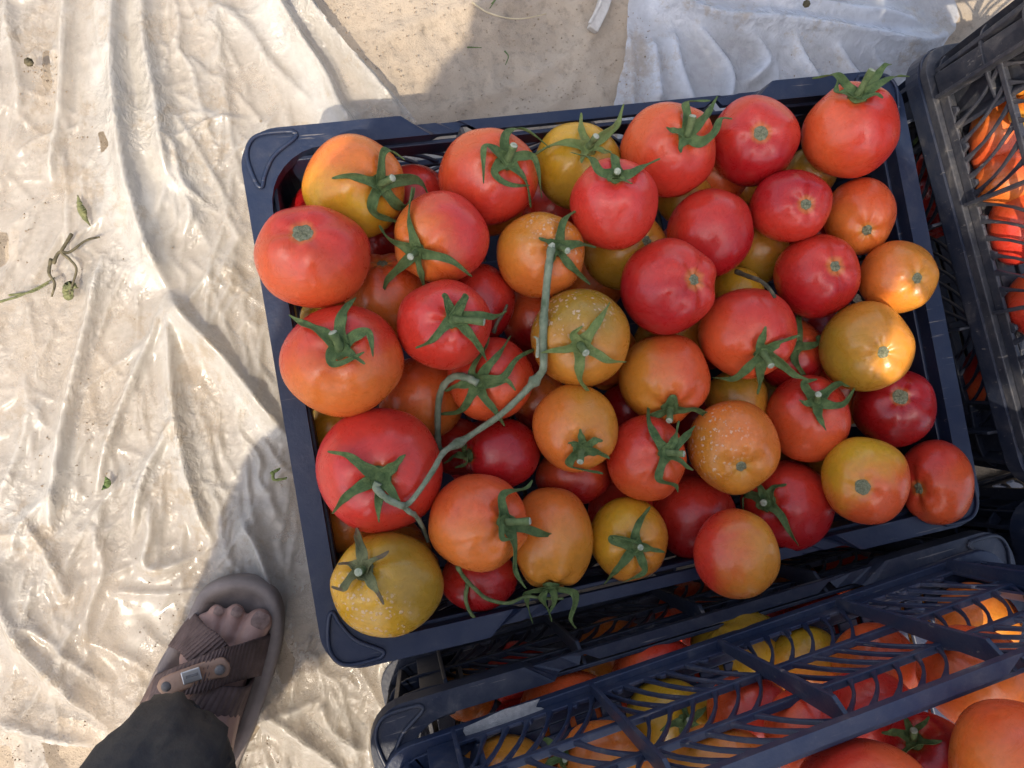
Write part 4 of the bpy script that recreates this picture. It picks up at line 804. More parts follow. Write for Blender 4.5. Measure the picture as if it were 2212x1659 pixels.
def build_scar(i):
    d = T[i]; root = d['root']; x, y, v, rx, ry, rz = d['fr']; rnd = random.Random(i+'s'); n = 20; pt = d['pt']; R = R_of(d)
    size = {'T2': .0072, 'T11': .0062, 'T31': .0062, 'T20': .0068, 'T19': .0052}.get(i, .0046)/R; vs = []; cen = pt(0, 0); nn = cen/np.linalg.norm(cen)
    for r_, h in ((.0, .0011), (.3, .0014), (.5, .0006), (.8, .0010), (1.0, .0004), (1.12, -.0006)):
        for k in range(n):
            an = 2*math.pi*k/n; q = pt(size*r_*(1+.13*noise.noise(Vector((math.cos(an)*2, math.sin(an)*2, hash(i) % 17 if False else len(i)+ord(i[-1]))))), an); vs.append(q+q/np.linalg.norm(q)*(h+.0002*rnd.uniform(-1, 1)))
    fs = [(r_*n+k, r_*n+(k+1) % n, (r_+1)*n+(k+1) % n, (r_+1)*n+k) for r_ in range(5) for k in range(n)]
    o = link('stem_scar', mesh('stem_scar', [Vector(q) for q in vs], fs), M_SCAR, root)
for i in ids:
    build_tomato(i)
    if T[i]['kind'] == 'calyx': build_calyx(i)
    elif T[i]['kind'] == 'scar': build_scar(i)

NICK = {'T1': 'corner yellow-orange', 'T2': 'scarred left-rim', 'T3': 'orange-bottomed red', 'T4': 'largest pinkish', 'T5': 'blistered olive', 'T6': 'five-sepal star', 'T7': 'looping-sepal', 'T8': 'top-rim olive', 'T9': 'small-calyx pinkish', 'T10': 'dark-calyx orange-red', 'T11': 'big grey-scarred', 'T12': 'tall-calyx corner', 'T13': 'six-sided-scar', 'T14': 'small-scarred orange', 'T15': 'smooth scarless red', 'T16': 'oval-scarred centre', 'T17': 'round-scarred red', 'T18': 'sun-struck orange', 'T19': 'glinting olive brown', 'T20': 'crimson ragged-scar', 'T21': 'spidery-calyx', 'T22': 'small dark-calyx', 'T23': 'foot-calyx orange', 'T24': 'pale star-calyx olive', 'T25': 'vine-topped yellow-orange', 'T26': 'broken-stalk', 'T27': 'vine-held', 'T28': 'stubby-calyx orange', 'T29': 'blistered orange', 'T30': 'raised-calyx', 'T31': 'yellow-topped', 'T32': 'right-corner', 'T33': 'rim-hanging', 'T34': 'trailing-sepal', 'T35': 'sideways-calyx', 'T36': 'tall amber', 'T37': 'folded-calyx yellow', 'T38': 'sunken shaded red', 'T39': 'plum-coloured'}
USED = set()
def deep_label(P, group):
    if 'middle' in group:
        a_, b_ = proj(P); q = sorted(NICK, key=lambda k: math.hypot(T[k]['c'][0]-a_, T[k]['c'][1]-b_)); n = len(q)
        for u, w in ((0, 1), (0, 2), (1, 2), (0, 3), (1, 3), (0, 4), (2, 3)):
            lb = 'shadowed tomato deep in the gap between the %s one and the %s one' % (NICK[q[u]], NICK[q[w]])
            if len(lb.replace('-', ' ').split()) > 16: lb = 'shadowed tomato deep between the %s and %s ones' % (NICK[q[u]], NICK[q[w]])
            if lb not in USED: USED.add(lb); return lb
        return None
    if 'bottom crate' in group:
        lb = ['deep red-orange tomato in the bottom crate near its left corner post', 'shaded tomato at the far right inside the bottom crate', 'dim tomato under the foot at the right end of the bottom crate'][len([u for u in USED if 'bottom crate' in u]) % 3]
        if lb in USED: return None
        USED.add(lb); return lb
    if 'lower right' in group:
        for lb in ('dim tomato low in the right stack, nearest the sun-struck orange one', 'dim tomato low in the right stack at the very edge of the view', 'dim tomato low in the right stack, beside the olive brown one', 'dim tomato low in the right stack, beside the crimson ragged-scar one'):
            if lb not in USED: USED.add(lb); return lb
    return None
KEEPSET = {1, 2, 4, 5, 6, 7, 8, 9, 10, 11, 12, 13, 18, 19, 23, 24, 26, 28, 29, 30, 31, 32, 35, 36, 37, 39, 40, 42, 44, 51, 52, 114, 119, 128}
# the deeper layers of every crate, seen only as dark slivers between the others
FI = 0; KEEP = KEEPSET; FR = random.Random(11); PROT = [T[k]['root'] for k in ('T15', 'T33', 'T38', 'T41', 'T43', 'T44', 'T47', 'T36', 'T45', 'T52')]; PRR = [R_of(T[k]) for k in ('T15', 'T33', 'T38', 'T41', 'T43', 'T44', 'T47', 'T36', 'T45', 'T52')]
allc = [(T[i]['P'], R_of(T[i])) for i in ids]
def fill(loc, rz, zs, label, group, nx_=7, ny_=5, ymin=-9, xr=(-9, 9)):
    global FI
    for li, z in enumerate(zs):
        for a_ in range(nx_):
            for b_ in range(ny_):
                lx = -CL/2+.062+(a_+.5*(b_ % 2)*.8)*(CL-.135)/(nx_-.6)+FR.uniform(-.006, .006); ly = -CW/2+.058+b_*(CW-.116)/(ny_-1)+FR.uniform(-.005, .005)
                if ly < ymin or abs(lx) > CL/2-.055 or not xr[0] < lx < xr[1]: continue
                k = FR.randrange(len(PROT)); sc_ = .0345/PRR[k]*FR.uniform(.93, 1.06)
                P = Vector((loc[0]+lx*math.cos(rz)-ly*math.sin(rz), loc[1]+lx*math.sin(rz)+ly*math.cos(rz), loc[2]+z+FR.uniform(-.006, .006)))
                if any((Vector(q)-P).length < .80*(r_+.0345) for q, r_ in allc): continue
                allc.append((np.array(P), .0345)); FI += 1
                if KEEP is not None and FI not in KEEP and 'heaped' not in label: continue
                c_ = PROT[k].copy(); c_['fi'] = FI; COL.objects.link(c_); c_.location = P; c_.scale = (sc_,)*3; c_.rotation_euler = (FR.uniform(-3, 3), FR.uniform(-3, 3), FR.uniform(-3, 3)); c_['label'] = deep_label(P, group) or label; c_['group'] = group
fill(M_LOC, ang, (.105, .050), 'tomato buried deep in the middle crate, only a dark sliver between others', 'tomatoes buried deep in the middle crate')
fill(C1_LOC, ra1, (.120, .060), 'tomato buried deep in the bottom crate, only a dark sliver behind its wall', 'tomatoes buried deep in the bottom crate', ymin=.0)
fill(C2_LOC, ra, (.130, .055), 'tomato buried deep in the mud-caked crate, glimpsed through its lattice', 'tomatoes buried deep in the mud-caked crate', ymin=-.12)
fill(C2_LOC, ra, (H2+.008,), 'unseen tomato heaped to block sun at the right end of the mud-caked crate', 'unseen tomatoes heaped to block sun, right end of the mud-caked crate', xr=(.15, .3), ymin=.02)  # out-of-view heap, added for the shadow it casts
fill(R1_LOC, rb, (.10, .050), 'tomato buried deep in the lower right crate, in shade', 'tomatoes buried deep in the lower right crate', xr=(-9, -.05))
fill(R2_LOC, rb, (.12, .050), 'tomato deep in the upper right crate, glimpsed through its lattice', 'tomatoes deep in the upper right crate', xr=(-9, -.05))

# ------------------------------------------------------------------ vines
def hit_depth(px, py):                     # nearest tomato along the sight line
    v = ray(px, py); best = None
    for i in ids:
        d = T[i]
        if d['crate'] != 'M': continue
        x, y, w, rx, ry, rz = d['fr']; o_ = CAM-d['P']; A_ = np.array([x/rx, y/ry, w/rz]); oo = A_@o_; vv = A_@v
        a_, b_, c_ = vv@vv, 2*oo@vv, oo@oo-1; D = b_*b_-4*a_*c_
        if D > 0:
            t_ = (-b_-math.sqrt(D))/(2*a_)
            if best is None or t_ < best: best = t_
    return best
def vine_path(pts, n, lift, fall=.60):
    pp = smoothpath(pts, n); ds = []
    for q in pp:
        h = hit_depth(q[0], q[1]); ds.append((h if h else fall)-lift)
    ds = np.array(ds); k = 5
    sm = np.array([ds[max(0, i-k):i+k+1].min() for i in range(n)])
    for it in range(6): sm = np.convolve(np.pad(sm, 3, 'edge'), np.ones(7)/7, 'valid')
    return [CAM+ray(q[0], q[1])*s for q, s in zip(pp, sm)]
def knobby(n, r0, r1, seed=0): return [(r0+(r1-r0)*k/(n-1))*(1+.28*noise.noise(Vector((k*.55, seed, 0)))) for k in range(n)]
root = empty('tomato_vine', Vector(gp(*zp('D', (1310, 740)), CH+.05))); tag(root, 'long forked green tomato vine stalk lying across the heap in the middle crate', 'vine')
loc = np.array(root.location)
main = vine_path(Z('D', (1361, -57), (1342, 80), (1325, 250), (1312, 400), (1308, 560), (1310, 715), (1290, 765), (1225, 840), (1150, 920), (1030, 1030), (900, 1120), (780, 1200), (665, 1270), (600, 1380), (520, 1500), (450, 1590), (400, 1622)), 90, .006)
n = len(main); rad = [(.0030 if k < .40*n else .0028-.0009*(min(1, (k-.40*n)/(.5*n))))*(1+.22*noise.noise(Vector((k*.5, 1, 0)))) for k in range(n)]
for k in range(n):
    for q, w in ((.415, .0020), (.70, .0020), (1.0, .0016), (.2, .0005)): rad[k] += w*math.exp(-((k/(n-1)-q)/.018)**2)
m = MB(); m.tube([Vector(p-loc) for p in main], rad, 12); m.build('stalk', M_VINE, root, True)
b1 = vine_path(Z('D', (665, 1270), (632, 1235), (624, 1100), (630, 950), (660, 845), (730, 782), (810, 788), (885, 825)), 40, .005)
b1[0] = main[int(.70*n)]; m = MB(); m.tube([Vector(p-loc) for p in b1], knobby(40, .0024, .0030, 2), 10); m.build('branch', M_VINE, root, True)
b2 = vine_path(Z('D', (400, 1622), (330, 1592), (262, 1545), (225, 1500), (238, 1468)), 24, .004)
b2[0] = main[-1]; m = MB(); m.tube([Vector(p-loc) for p in b2], knobby(24, .0024, .0028, 3), 10); m.build('branch', M_VINE, root, True)
b3 = vine_path(Z('D', (400, 1622), (445, 1660), (478, 1680), (530, 1760), (562, 1850)), 24, .002)
b3[0] = main[-1]; m = MB(); m.tube([Vector(p-loc) for p in b3], knobby(24, .0022, .0014, 4), 8); m.build('branch', M_VINE, root, True)
e0, e1 = Vector(main[0]-loc), Vector(main[1]-loc); dv = (e0-e1).normalized(); m = MB(); m.tube([e0, e0+dv*.003+Vector((.001, 0, .001))], [.0033, .0012], 7); m.build('torn_end', M_CUT, root)
# torn bark flap
q0 = vine_path(Z('D', (1268, 660), (1275, 600), (1272, 540), (1245, 522)), 8, .0075); m = MB(); m.bar([Vector(p-loc) for p in q0], (0, .1, 1), [.002, .003, .003, .003, .0028, .0022, .0015, .0005], .0005); m.build('bark_strip', M_CUT, root)
def thin_vine(name, paths, lift, r, label, mat, n=36):
    P0 = vine_path(paths[0], n, lift); root = empty(name, Vector(P0[0])); tag(root, label, 'vine')
    for k, pth in enumerate(paths):
        pp = vine_path(pth, n, lift); m = MB(); m.tube([Vector(p-P0[0]) for p in pp], knobby(n, r, r*.6, k), 8); m.build('stalk', mat, root, True)
thin_vine('dry_tomato_stalk', [Z('G', (750, 350), (800, 430), (880, 510), (950, 565), (1080, 590), (1200, 548), (1320, 560), (1440, 560)), Z('G', (820, 460), (805, 560), (835, 650), (890, 710), (945, 750))], .003, .0018, 'thin forked green stalk trailing over the bottom rim of the middle crate', M_STUB)
thin_vine('dry_tomato_stalk', [Z('D', (985, 500), (1010, 430), (1050, 370), (1075, 315))], .006, .0018, 'short dark stalk poking up right of the red tomato with the broken stalk', M_DRY, 14)
thin_vine('dry_tomato_stalk', [Z('E', (345, 100), (420, 130), (500, 160), (560, 210), (600, 270))], .004, .0022, 'dark dry stalk in the gap left of the red tomato with neat round scar', M_DRY, 16)

# ------------------------------------------------------------------ litter on the ground
def litter(name, paths, z, r, label, mat, cat, wide=None):
    p0 = gp(paths[0][0][0], paths[0][0][1], z); root = None; mb = MB()
    for k, pth in enumerate(paths):
        pp = smoothpath(pth, 22); P = []
        for j, q in enumerate(pp):
            g = gp(q[0], q[1], z+.004*abs(noise.noise(Vector((j*.3, k, 1))))); P.append(Vector(g-p0))
        if wide: mb.bar(P, (0.1, .2, 1), [wide*max(.15, math.sin(math.pi*(j+.6)/22))*(1+.3*noise.noise(Vector((j*.9, k, 4)))) for j in range(22)], .0006)
        else: mb.tube(P, knobby(22, r, r*.5, k+3), 7)
    o = mb.build(name, mat, None, True); o.location = Vector(p0); tag(o, label, cat); return o
litter('dry_vine', [[(110, 560), (106, 590), (118, 612), (112, 640)], [(155, 505), (140, 530), (133, 545), (150, 560), (165, 580), (158, 610), (150, 635)], [(115, 570), (128, 545), (150, 545), (185, 520), (215, 512)]], .016, .0017, 'dark dried vine scraps on the plastic sheet at the left edge', M_DRY, 'vine')
litter('withered_leaf', [[(168, 422), (173, 445), (180, 465), (195, 488)], [(172, 440), (186, 470)]], .015, .002, 'small withered green leaf lying on the left plastic sheet', M_CALYX_DRY, 'leaf', .006)
litter('grass_blade', [[(0, 652), (40, 640), (80, 622), (118, 600)], [(20, 638), (70, 630), (105, 612)]], .012, .0012, 'bent pale green grass blade on the plastic at the far left', M_CALYX_DRY, 'grass blade')
litter('withered_leaf', [[(140, 622), (148, 640), (158, 625)], [(135, 632), (150, 616), (168, 622)]], .015, .002, 'dull yellow-green leaf scrap below the dark dried vine', M_CALYX_DRY, 'leaf', .008)
litter('withered_leaf', [[(228, 1030), (232, 1045), (220, 1058)]], .015, .002, 'tiny green leaf crumb in the creases left of the sandal', M_CALYX, 'leaf', .006)
litter('broken_stalk', [[(587, 1022), (600, 1015), (604, 1012)], [(590, 1020), (592, 1036), (615, 1034), (618, 1032)]], .060, .0016, 'tiny pale green broken stalk beside the left rim of the full crate', M_CALYX_PALE, 'stalk')
litter('dry_straw', [[(1020, 5), (1050, 25), (1090, 38), (1130, 40), (1180, 30)]], .006, .0012, 'thin curved straw on the shaded sand at the top', simple('straw', (.38, .30, .18), (.5, .42, .28), 60, .8), 'straw')
litter('green_sprig', [[(1010, 102), (1040, 103)], [(1062, 8), (1070, 0), (1058, 18)], [(1090, 110), (1098, 122), (1092, 140)]], .005, .0008, 'few small green sprigs on the shaded sand', M_CALYX, 'sprig')
litter('small_stone', [[(62, 134), (66, 136)]], .018, .004, 'tiny dark crumb on the plastic at the upper left', M_DRY, 'stone')
litter('small_stone', [[(1742, 143 - 135), (1746, 10)]], .040, .004, 'tiny brown crumb on the whitish plastic at the top edge', M_DRY, 'stone')
# soil crumbs scattered over sand and film
gb = MB(); gr = random.Random(5); dgz = .006
for k in range(2600):
    if k < 1500: px_, py_ = gr.uniform(690, 1400), gr.uniform(-40, 330)
    else:
        cxx, cyy, sp_ = gr.choice([(110, 170, 30), (235, 310, 25), (60, 520, 60), (200, 870, 70), (300, 560, 30), (610, 1400, 25), (560, 1580, 50), (120, 1600, 60), (20, 1620, 30), (150, 1000, 60), (380, 1330, 60), (1700, 160, 60), (720, 60, 60)]); px_, py_ = gr.gauss(cxx, sp_), gr.gauss(cyy, sp_)
    q = gp(px_, py_, 0); r_ = .0004+.0011*gr.random()**3; zz = .0035+r_*.3 if 690 < px_ < 1330 else gr.uniform(.008, .013)
    a1 = gr.uniform(0, 3); vs_ = [(q[0]+r_*math.cos(a1+w_*2.09)*gr.uniform(.7, 1.2), q[1]+r_*math.sin(a1+w_*2.09)*gr.uniform(.7, 1.2), zz) for w_ in range(3)]+[(q[0], q[1], zz+r_*gr.uniform(.7, 1.3)), (q[0], q[1], zz-r_)]
    gb.add(vs_, [(0, 1, 3), (1, 2, 3), (2, 0, 3), (1, 0, 4), (2, 1, 4), (0, 2, 4)])
o = gb.build('soil_crumbs', simple('soil_crumb', (.16, .12, .08), (.36, .28, .19), 300, .95)); tag(o, 'fine soil crumbs scattered over the sand and plastic', 'soil', None, 'stuff')
# wooden slat end
mb = MB(); p0 = gp(1318, -75, .012); a_ = gp(1278, 62, .012); 
P = [Vector(gp(1345, -120, .014)-p0), Vector(gp(1300, 20, .012)-p0), Vector(gp(1279, 66, .010)-p0)]
mb.bar(P, (0.3, 0.1, 1), [.013, .0125, .011], .008); mb.bar([P[0]+Vector((-.0045, 0, .0055)), P[1]+Vector((-.0045, 0, .0055)), P[2]+Vector((-.0045, .004, .0055))], (.3, .1, 1), .0035, .003)
o = mb.build('wooden_slat', M_WOOD); o.location = Vector(p0); bevel(o, .0012); tag(o, 'pale weathered slat end lying on shaded sand at the top edge', 'slat')

# mud and white droppings on the dusty blue crate
mp_ = gp(1085, 1560, CH+.014); mud_patch(mp_[0], mp_[1], CH+.0135, .036, .0085, ra+.02, CR2, .0016)
# ------------------------------------------------------------------ person: left foot in a sandal, trousers, unseen body shaped to cast the shade
def K(x, y, z): return Vector(gp(x/3, 1106+y/3, z))
PR = empty('person', K(1450, 1200, 0)); PR_L = PR.location.copy()
tag(PR, 'person in dark trousers and brown strap sandals standing at the lower left', 'person')
def capsules(mb, p, q, r0, r1, n=14, k=9):
    p, q = Vector(p), Vector(q); d = (q-p); L_ = d.length; d.normalize(); pts, rs = [], []
    for j in range(k): an = math.pi/2*(1-j/k); pts.append(p-d*r0*math.sin(an)); rs.append(max(.0004, r0*math.cos(an)))
    for j in range(1, 8): pts.append(p+d*L_*j/8); rs.append(r0+(r1-r0)*j/8)
    for j in range(k+1): an = math.pi/2*j/k; pts.append(q+d*r1*math.sin(an)); rs.append(max(.0004, r1*math.cos(an)))
    mb.tube(pts, rs, n)
body = MB(); ZS = .022
ank = K(1180, 1760, .085)
knee = Vector((-.208, -.40, .49)); hipL = Vector((-.182, -.50, .94)); hipR = Vector((.0, -.52, .94)); kneeR = Vector((.0, -.60, .49)); ankR = Vector((-.02, -.76, .09))
che = Vector((-.125, -.46, 1.38)); nk = Vector((-.10, -.42, 1.53)); hd = Vector((-.09, -.37, 1.66))
ARMS = [(Vector((-.27, -.44, 1.42)), Vector((-.332, -.42, 1.12)), Vector((-.20, -.22, .99))), (Vector((.00, -.43, 1.36)), Vector((.262, -.44, 1.10)), Vector((.085, -.10, .87)))]
def cap(p, q, a_, b_): capsules(body, p, q, a_, b_)
# visible foot (measured points), toes bend down slightly
mid = K(1380, 1170, .040); ball = K(1490, 950, .033)
cap(ank, mid, .034, .027); cap(mid, ball, .027, .019); cap(mid, K(1270, 950, .031), .026, .014); cap(ball, K(1330, 890, .029), .018, .012); cap(ank, K(1120, 1900, .045), .034, .030); cap(K(1120, 1900, .045), K(1300, 1450, .035), .026, .028)
toes = [((1560, 930), (1610, 830), (1675, 715), .0122, .0122), ((1470, 930), (1480, 800), (1524, 655), .0076, .0082), ((1380, 900), (1380, 780), (1402, 650), .0066, .0070), ((1315, 880), (1305, 780), (1325, 700), .0068, .0066), ((1245, 880), (1240, 810), (1262, 760), .0066, .0062)]
for (a_, b_, c_, r1, r2) in toes: cap(K(*a_, .033), K(*b_, .038), r1, r1*.97); cap(K(*b_, .038), K(*c_, .031), r1*.93, r2)
cap(ank, knee, .038, .052); cap(knee, hipL, .060, .085); cap(ankR, kneeR, .038, .052); cap(kneeR, hipR, .060, .085)
ballR = ankR+Vector((.05, .13, -.055)); cap(ankR, ballR, .034, .026); cap(ankR, ankR+Vector((-.01, -.04, -.045)), .032, .028)
for j in range(5): cap(ballR+Vector((.028-.014*j, -.01, -.002)), ballR+Vector((.034-.016*j, .045-.006*j, -.010)), .012-.001*j, .011-.001*j)
pel = (hipL+hipR)/2+Vector((0, .0, .08)); cap(hipL, hipR, .10, .10); cap(pel, che, .125, .14); cap(che+Vector((-.11, 0, .03)), che+Vector((.11, 0, .03)), .085, .085); cap(che, nk, .09, .055); cap(nk, hd, .052, .055)
cap(hd+Vector((0, .02, -.035)), hd+Vector((0, .04, .02)), .072, .080); cap(hd+Vector((0, .115, -.03)), hd+Vector((0, .118, -.045)), .012, .013)
for s in (-1, 1):
    sh, el, wr = ARMS[(s+1)//2]; cap(sh, el, .042 if s < 0 else .032, .036 if s < 0 else .028); cap(el, wr, .034 if s < 0 else .026, .022); cap(wr, wr+Vector((-s*.02, .035, -.004)), .027, .024)
    for j in range(4): b0 = wr+Vector((-s*.02+s*.016*(j-1.5)*.9, .05, -.004)); b1_ = b0+Vector((-s*.006, .028, .004)); cap(b0, b1_, .0088, .0084); cap(b1_, b1_+Vector((-s*.012, .018-.003*j, .016)), .0084, .0074)
    cap(wr+Vector((-s*.03, .018, .006)), wr+Vector((-s*.055, .038, .012)), .0105, .009)
    if s > 0: cap(Vector((-.06, -.43, 1.48)), Vector((.035, -.43, 1.495)), .06, .066)  # raised right shoulder, added for its shadow on the whitish sheet
    cap(hd+Vector((s*.078, .01, 0)), hd+Vector((s*.080, .012, .018)), .012, .014)
body.v = [tuple(Vector(q)-PR_L) for q in body.v]
bo = body.build('body', M_SKIN, PR, True); rmm = bo.modifiers.new('one_surface', 'REMESH'); rmm.mode = 'VOXEL'; rmm.voxel_size = .0021; rmm.use_smooth_shade = True; sm = bo.modifiers.new('soften', 'SMOOTH'); sm.iterations = 1; sm.factor = .5
hb = MB(); capsules(hb, hd+Vector((0, -.012, .0)), hd+Vector((0, .035, .040)), .086, .086); hb.v = [tuple(Vector(q)-PR_L) for q in hb.v]; hb.build('hair', M_HAIR, PR, True)
# toenails
def nail(c, r, w, l):
    p = K(*c, .042); p.z = 0; n_, m_ = 9, 7; vs = []; dr = (K(1675, 715, .03)-K(1610, 830, .03)).normalized(); sd = Vector((dr.y, -dr.x, 0))
    for i_ in range(n_):
        for j_ in range(m_):
            u = (i_/(n_-1)-.5)*2; w_ = (j_/(m_-1)-.5)*2; f = math.sqrt(max(0, 1-.55*u*u)); an = w_*.85
            vs.append(p+dr*u*l+sd*math.sin(an)*r*f*w-PR_L+Vector((0, 0, .0335+.0102*(r/.0128)+math.cos(an)*r*.26-.0022-.002*max(0, u))))
    return vs, [(i_*m_+j_, (i_+1)*m_+j_, (i_+1)*m_+j_+1, i_*m_+j_+1) for i_ in range(n_-1) for j_ in range(m_-1)]
for c, r, w, l in (((1688, 700), .0128, .8, .0068), ((1532, 652), .0092, .7, .0042), ((1412, 648), .0080, .7, .0036)):
    vs, fs = nail(c, r, w, l); link('toenail', mesh('toenail', vs, fs), M_NAIL, PR)
# sandal
def Kp(lst, z): return [K(a_, b_, z) for a_, b_ in lst]
outl = [(1258, 600), (1300, 520), (1400, 450), (1560, 415), (1700, 442), (1790, 515), (1830, 640), (1826, 800), (1790, 960), (1735, 1150), (1650, 1390), (1560, 1600), (1480, 1800), (1400, 1960), (1260, 2060), (1100, 2050), (1000, 1950), (930, 1750), (900, 1520), (915, 1300), (960, 1130), (1030, 980), (1110, 850), (1200, 710)]
ol = smoothpath(outl+[outl[0]], 97)[:-1]; ol = [K(q[0], q[1], ZS) for q in ol]; cen = sum(ol, Vector())/len(ol)
def ringz(off, z, toe=0):
    out = []; n_ = len(ol)
    for k in range(n_):
        tv = (ol[(k+1) % n_]-ol[k-1]); nrm = Vector((tv.y, -tv.x, 0)).normalized()
        if nrm.dot(cen-ol[k]) < 0: nrm = -nrm
        p = ol[k]+nrm*off; f = max(0, (p-K(1500, 1000, ZS)).dot((K(1560, 415, ZS)-K(1300, 1500, ZS)).normalized())/.09)
        out.append(Vector((p.x, p.y, z+.008*min(1, f)*toe))-PR_L)
    return out
rings = [ringz(.002, .004), ringz(-.001, .012), ringz(0, .024, 1), ringz(.003, .028, 1), ringz(.009, .027, 1), ringz(.014, .021, .4), ringz(.024, .019, .1)]
vs = [p for r_ in rings for p in r_]; n_ = len(ol); fs = [(a_*n_+k, a_*n_+(k+1) % n_, (a_+1)*n_+(k+1) % n_, (a_+1)*n_+k) for a_ in range(6) for k in range(n_)]
vs.append(cen-PR_L+Vector((0, 0, .018-cen.z))); fs += [(6*n_+k, 6*n_+(k+1) % n_, len(vs)-1) for k in range(n_)]; 
SD = link('sandal', mesh('sandal', vs, fs), M_SOLE, PR)
def strap(name, L0, L1, zf, mat, rib=.0034, th=.0022, amp=.0011, nu=260, nv=12, parent=SD):
    A_ = smoothpath(L0, nu); B_ = smoothpath(L1, nu); vs = []; tot = (K(*A_[-1], .05)-K(*A_[0], .05)).length
    for i_ in range(nu):
        t_ = i_/(nu-1)
        for j_ in range(nv):
            s_ = j_/(nv-1); q = A_[i_]*(1-s_)+B_[i_]*s_; z = zf(t_, s_); p = K(q[0], q[1], z)-PR_L
            p.z += amp*math.sin(2*math.pi*t_*tot/rib)*(.55+.45*math.sin(2*math.pi*s_*nv*.5))-.0012*(2*s_-1)**4; vs.append(p)
    fs = [(i_*nv+j_, (i_+1)*nv+j_, (i_+1)*nv+j_+1, i_*nv+j_+1) for i_ in range(nu-1) for j_ in range(nv-1)]
    o = link(name, mesh(name, vs, fs), mat, parent); s2 = o.modifiers.new('thickness', 'SOLIDIFY'); s2.thickness = th; s2.offset = 1; return o
arch = lambda h0, h1, pk: (lambda t_, s_: h0+(h1-h0)*t_+pk*math.sin(math.pi*min(1, max(0, t_)))**.8)
strap('strap', [(1245, 640), (1330, 735), (1420, 800), (1500, 890), (1600, 960)], [(1085, 870), (1150, 900), (1220, 975), (1330, 1060), (1450, 1120)], arch(.026, .052, .028), M_STRAP)
strap('strap', [(1640, 1060), (1590, 1130), (1450, 1130), (1300, 1140)], [(1500, 1500), (1450, 1480), (1330, 1350), (1180, 1300)], arch(.022, .070, .026), M_STRAP)
strap('strap', [(1000, 1060), (1180, 985), (1400, 900), (1560, 860), (1770, 790)], [(900, 1250), (1100, 1200), (1300, 1175), (1500, 1110), (1700, 1060)], arch(.026, .024, .062), M_STRAP)
LT = strap('leather_tab', [(1014, 1130), (1050, 1075), (1195, 1015), (1345, 965), (1440, 944), (1486, 980)], [(1034, 1172), (1085, 1196), (1238, 1140), (1378, 1088), (1468, 1066), (1494, 1014)], lambda t_, s_: .0665+.0215*math.sin(math.pi*(.14+.50*t_)), M_LEATHER, amp=.0, th=.0022, parent=SD)
pl = MB(); pz = .0915; c0, c1 = K(1180, 1082, pz)-PR_L, K(1302, 1042, pz)-PR_L; pl.bar([c0, c1], (0, 0, 1), .0105, .002); o = pl.build('metal_plate', M_METAL, LT); bevel(o, .0008)
ic = MB(); c0, c1 = K(1205, 1072, pz+.0012)-PR_L, K(1282, 1048, pz+.0012)-PR_L; ic.bar([c0, c1], (0, 0, 1), .0022, .0004); ic.build('engraving', M_ICON, LT)
for (rx_, ry_, zz) in ((1080, 1128, .0805), (1426, 1022, .0905)):
    rv = MB(); c0 = K(rx_, ry_, zz)-PR_L; rv.tube([c0, c0+Vector((0, 0, .0022)), c0+Vector((0, 0, .0032))], [.0042, .0040, .0020], 16); rv.build('rivet', M_RIVET, LT, True)
# trousers: loose legs with folds
def cloth(name, rings_, mat, seed, ns=72, sub=7, amp=.006, parent=PR):
    C = smoothpath([list(r_[0])+[r_[1], r_[2]] for r_ in rings_], sub*len(rings_)); vs = []; n_ = len(C)
    for i_, c_ in enumerate(C):
        p = Vector(c_[:3]); d_ = Vector(C[min(i_+1, n_-1)][:3])-Vector(C[max(i_-1, 0)][:3]); d_.normalize(); u = d_.cross(Vector((0, 1, 0.2))).normalized(); w = d_.cross(u)
        for k in range(ns):
            an = 2*math.pi*k/ns; f = 1+amp/.06*(noise.noise(Vector((math.cos(an)*1.6+seed, math.sin(an)*1.6, i_*.22)))*1.6+.6*max(0, 1-abs(noise.noise(Vector((math.cos(an)*2.2, math.sin(an)*2.2+seed, i_*.45))))*4))
            vs.append(p+(u*math.cos(an)*c_[3]+w*math.sin(an)*c_[4])*f-PR_L)
    fs = [(i_*ns+k, i_*ns+(k+1) % ns, (i_+1)*ns+(k+1) % ns, (i_+1)*ns+k) for i_ in range(n_-1) for k in range(ns)]
    return vs, fs
h0 = K(1060, 1530, .085)
trs = MB()
vs, fs = cloth('t', [(K(1090, 1580, .088), .0370, .0365), (K(1075, 1650, .12), .0390, .0395), (K(1030, 1790, .17), .043, .046), (Vector((-.196, -.36, .30)), .050, .055), (Vector(knee)+Vector((0, 0, -.05)), .066, .072), (knee+Vector((0, -.02, .08)), .078, .085), (hipL+Vector((-.01, .02, -.1)), .11, .12), (hipL, .12, .13)], M_CLOTH, 3.0, amp=.010); trs.add(vs, fs)
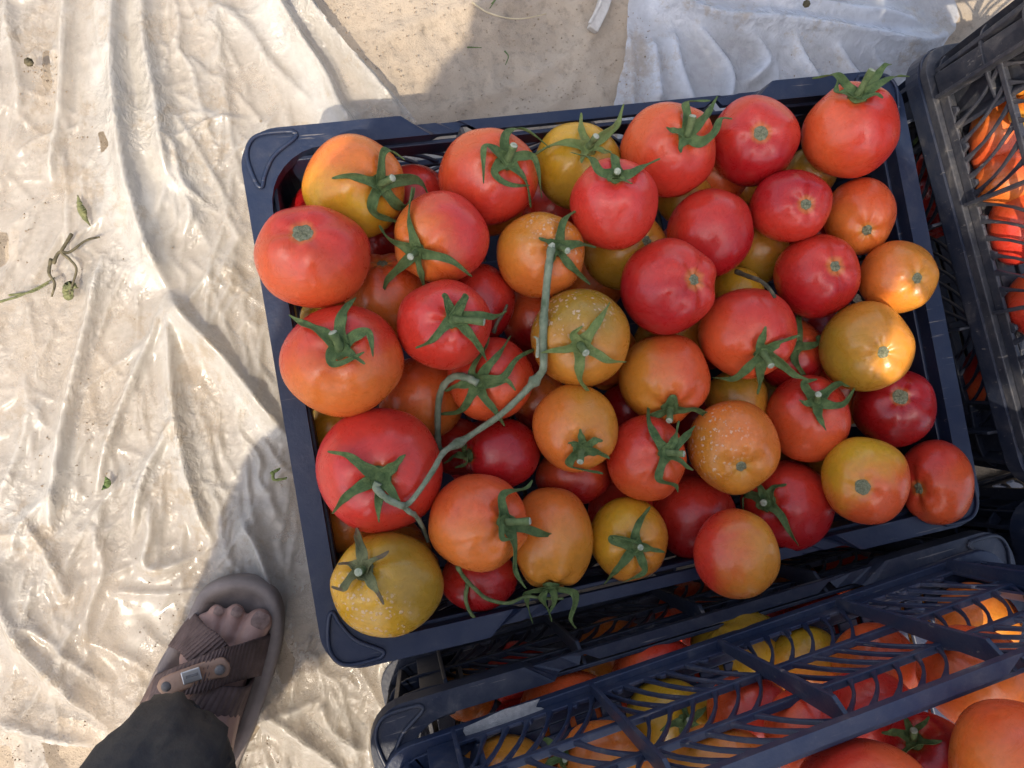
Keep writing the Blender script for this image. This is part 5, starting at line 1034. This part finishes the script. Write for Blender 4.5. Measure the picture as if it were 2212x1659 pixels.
vs, fs = cloth('t', [(ankR+Vector((0, .0, .02)), .052, .056), (ankR+Vector((.02, .02, .14)), .064, .066), (kneeR, .078, .080), (hipR+Vector((0, .02, -.12)), .11, .12), (hipR, .12, .13)], M_CLOTH, 8.0); trs.add(vs, fs)
vs, fs = cloth('t', [((hipL+hipR)/2+Vector((0, -.0, -.10)), .21, .14), ((hipL+hipR)/2+Vector((0, .0, .04)), .22, .15), (pel+Vector((0, .0, .1)), .20, .14)], M_CLOTH, 5.0); trs.add(vs, fs)
o = trs.build('trousers', M_CLOTH, PR, True); s2 = o.modifiers.new('thickness', 'SOLIDIFY'); s2.thickness = .0018
shm = MB()
vs, fs = cloth('s', [(Vector((.0, -.49, .82)), .275, .14), (Vector((.0, -.49, .895)), .245, .135), (Vector((-.07, -.48, .965)), .20, .13), (Vector((-.12, -.47, 1.05)), .225, .135), (Vector((-.12, -.46, 1.2)), .236, .145), (Vector((-.138, -.46, 1.34)), .214, .135), (Vector((-.11, -.44, 1.47)), .17, .10), (nk, .08, .075)], M_SHIRT, 2.0, amp=.0015); shm.add(vs, fs)  # torso width and hem flare fitted to the shade on the crates
vs, fs = cloth('s', [(Vector((.235, -.44, 1.09)), .062, .04), (Vector((.235, -.45, 1.0)), .066, .045), (Vector((.245, -.46, .86)), .07, .045)], M_SHIRT, 6.0, amp=.002); shm.add(vs, fs)  # drooping sleeve piece added under the right arm to block sun
vs, fs = cloth('s', [(Vector((-.09, -.44, 1.475)), .075, .075), (Vector((.0, -.43, 1.492)), .077, .077), (Vector((.06, -.43, 1.490)), .068, .068), (Vector((.095, -.43, 1.480)), .03, .03)], M_SHIRT, 9.0, amp=.001); shm.add(vs, fs)  # yoke over the added shoulder, there to shade the upper right sheet
for s in (-1, 1):
    sh, el, wr = ARMS[(s+1)//2]
    vs, fs = cloth('s', [(sh, .046, .046), ((sh+el)/2, .036, .036), (el, .034, .034), ((el*.35+wr*.65), .027, .027)], M_SHIRT, 4.0+s, amp=.002); shm.add(vs, fs)
o = shm.build('shirt', M_SHIRT, PR, True); s2 = o.modifiers.new('thickness', 'SOLIDIFY'); s2.thickness = .0015
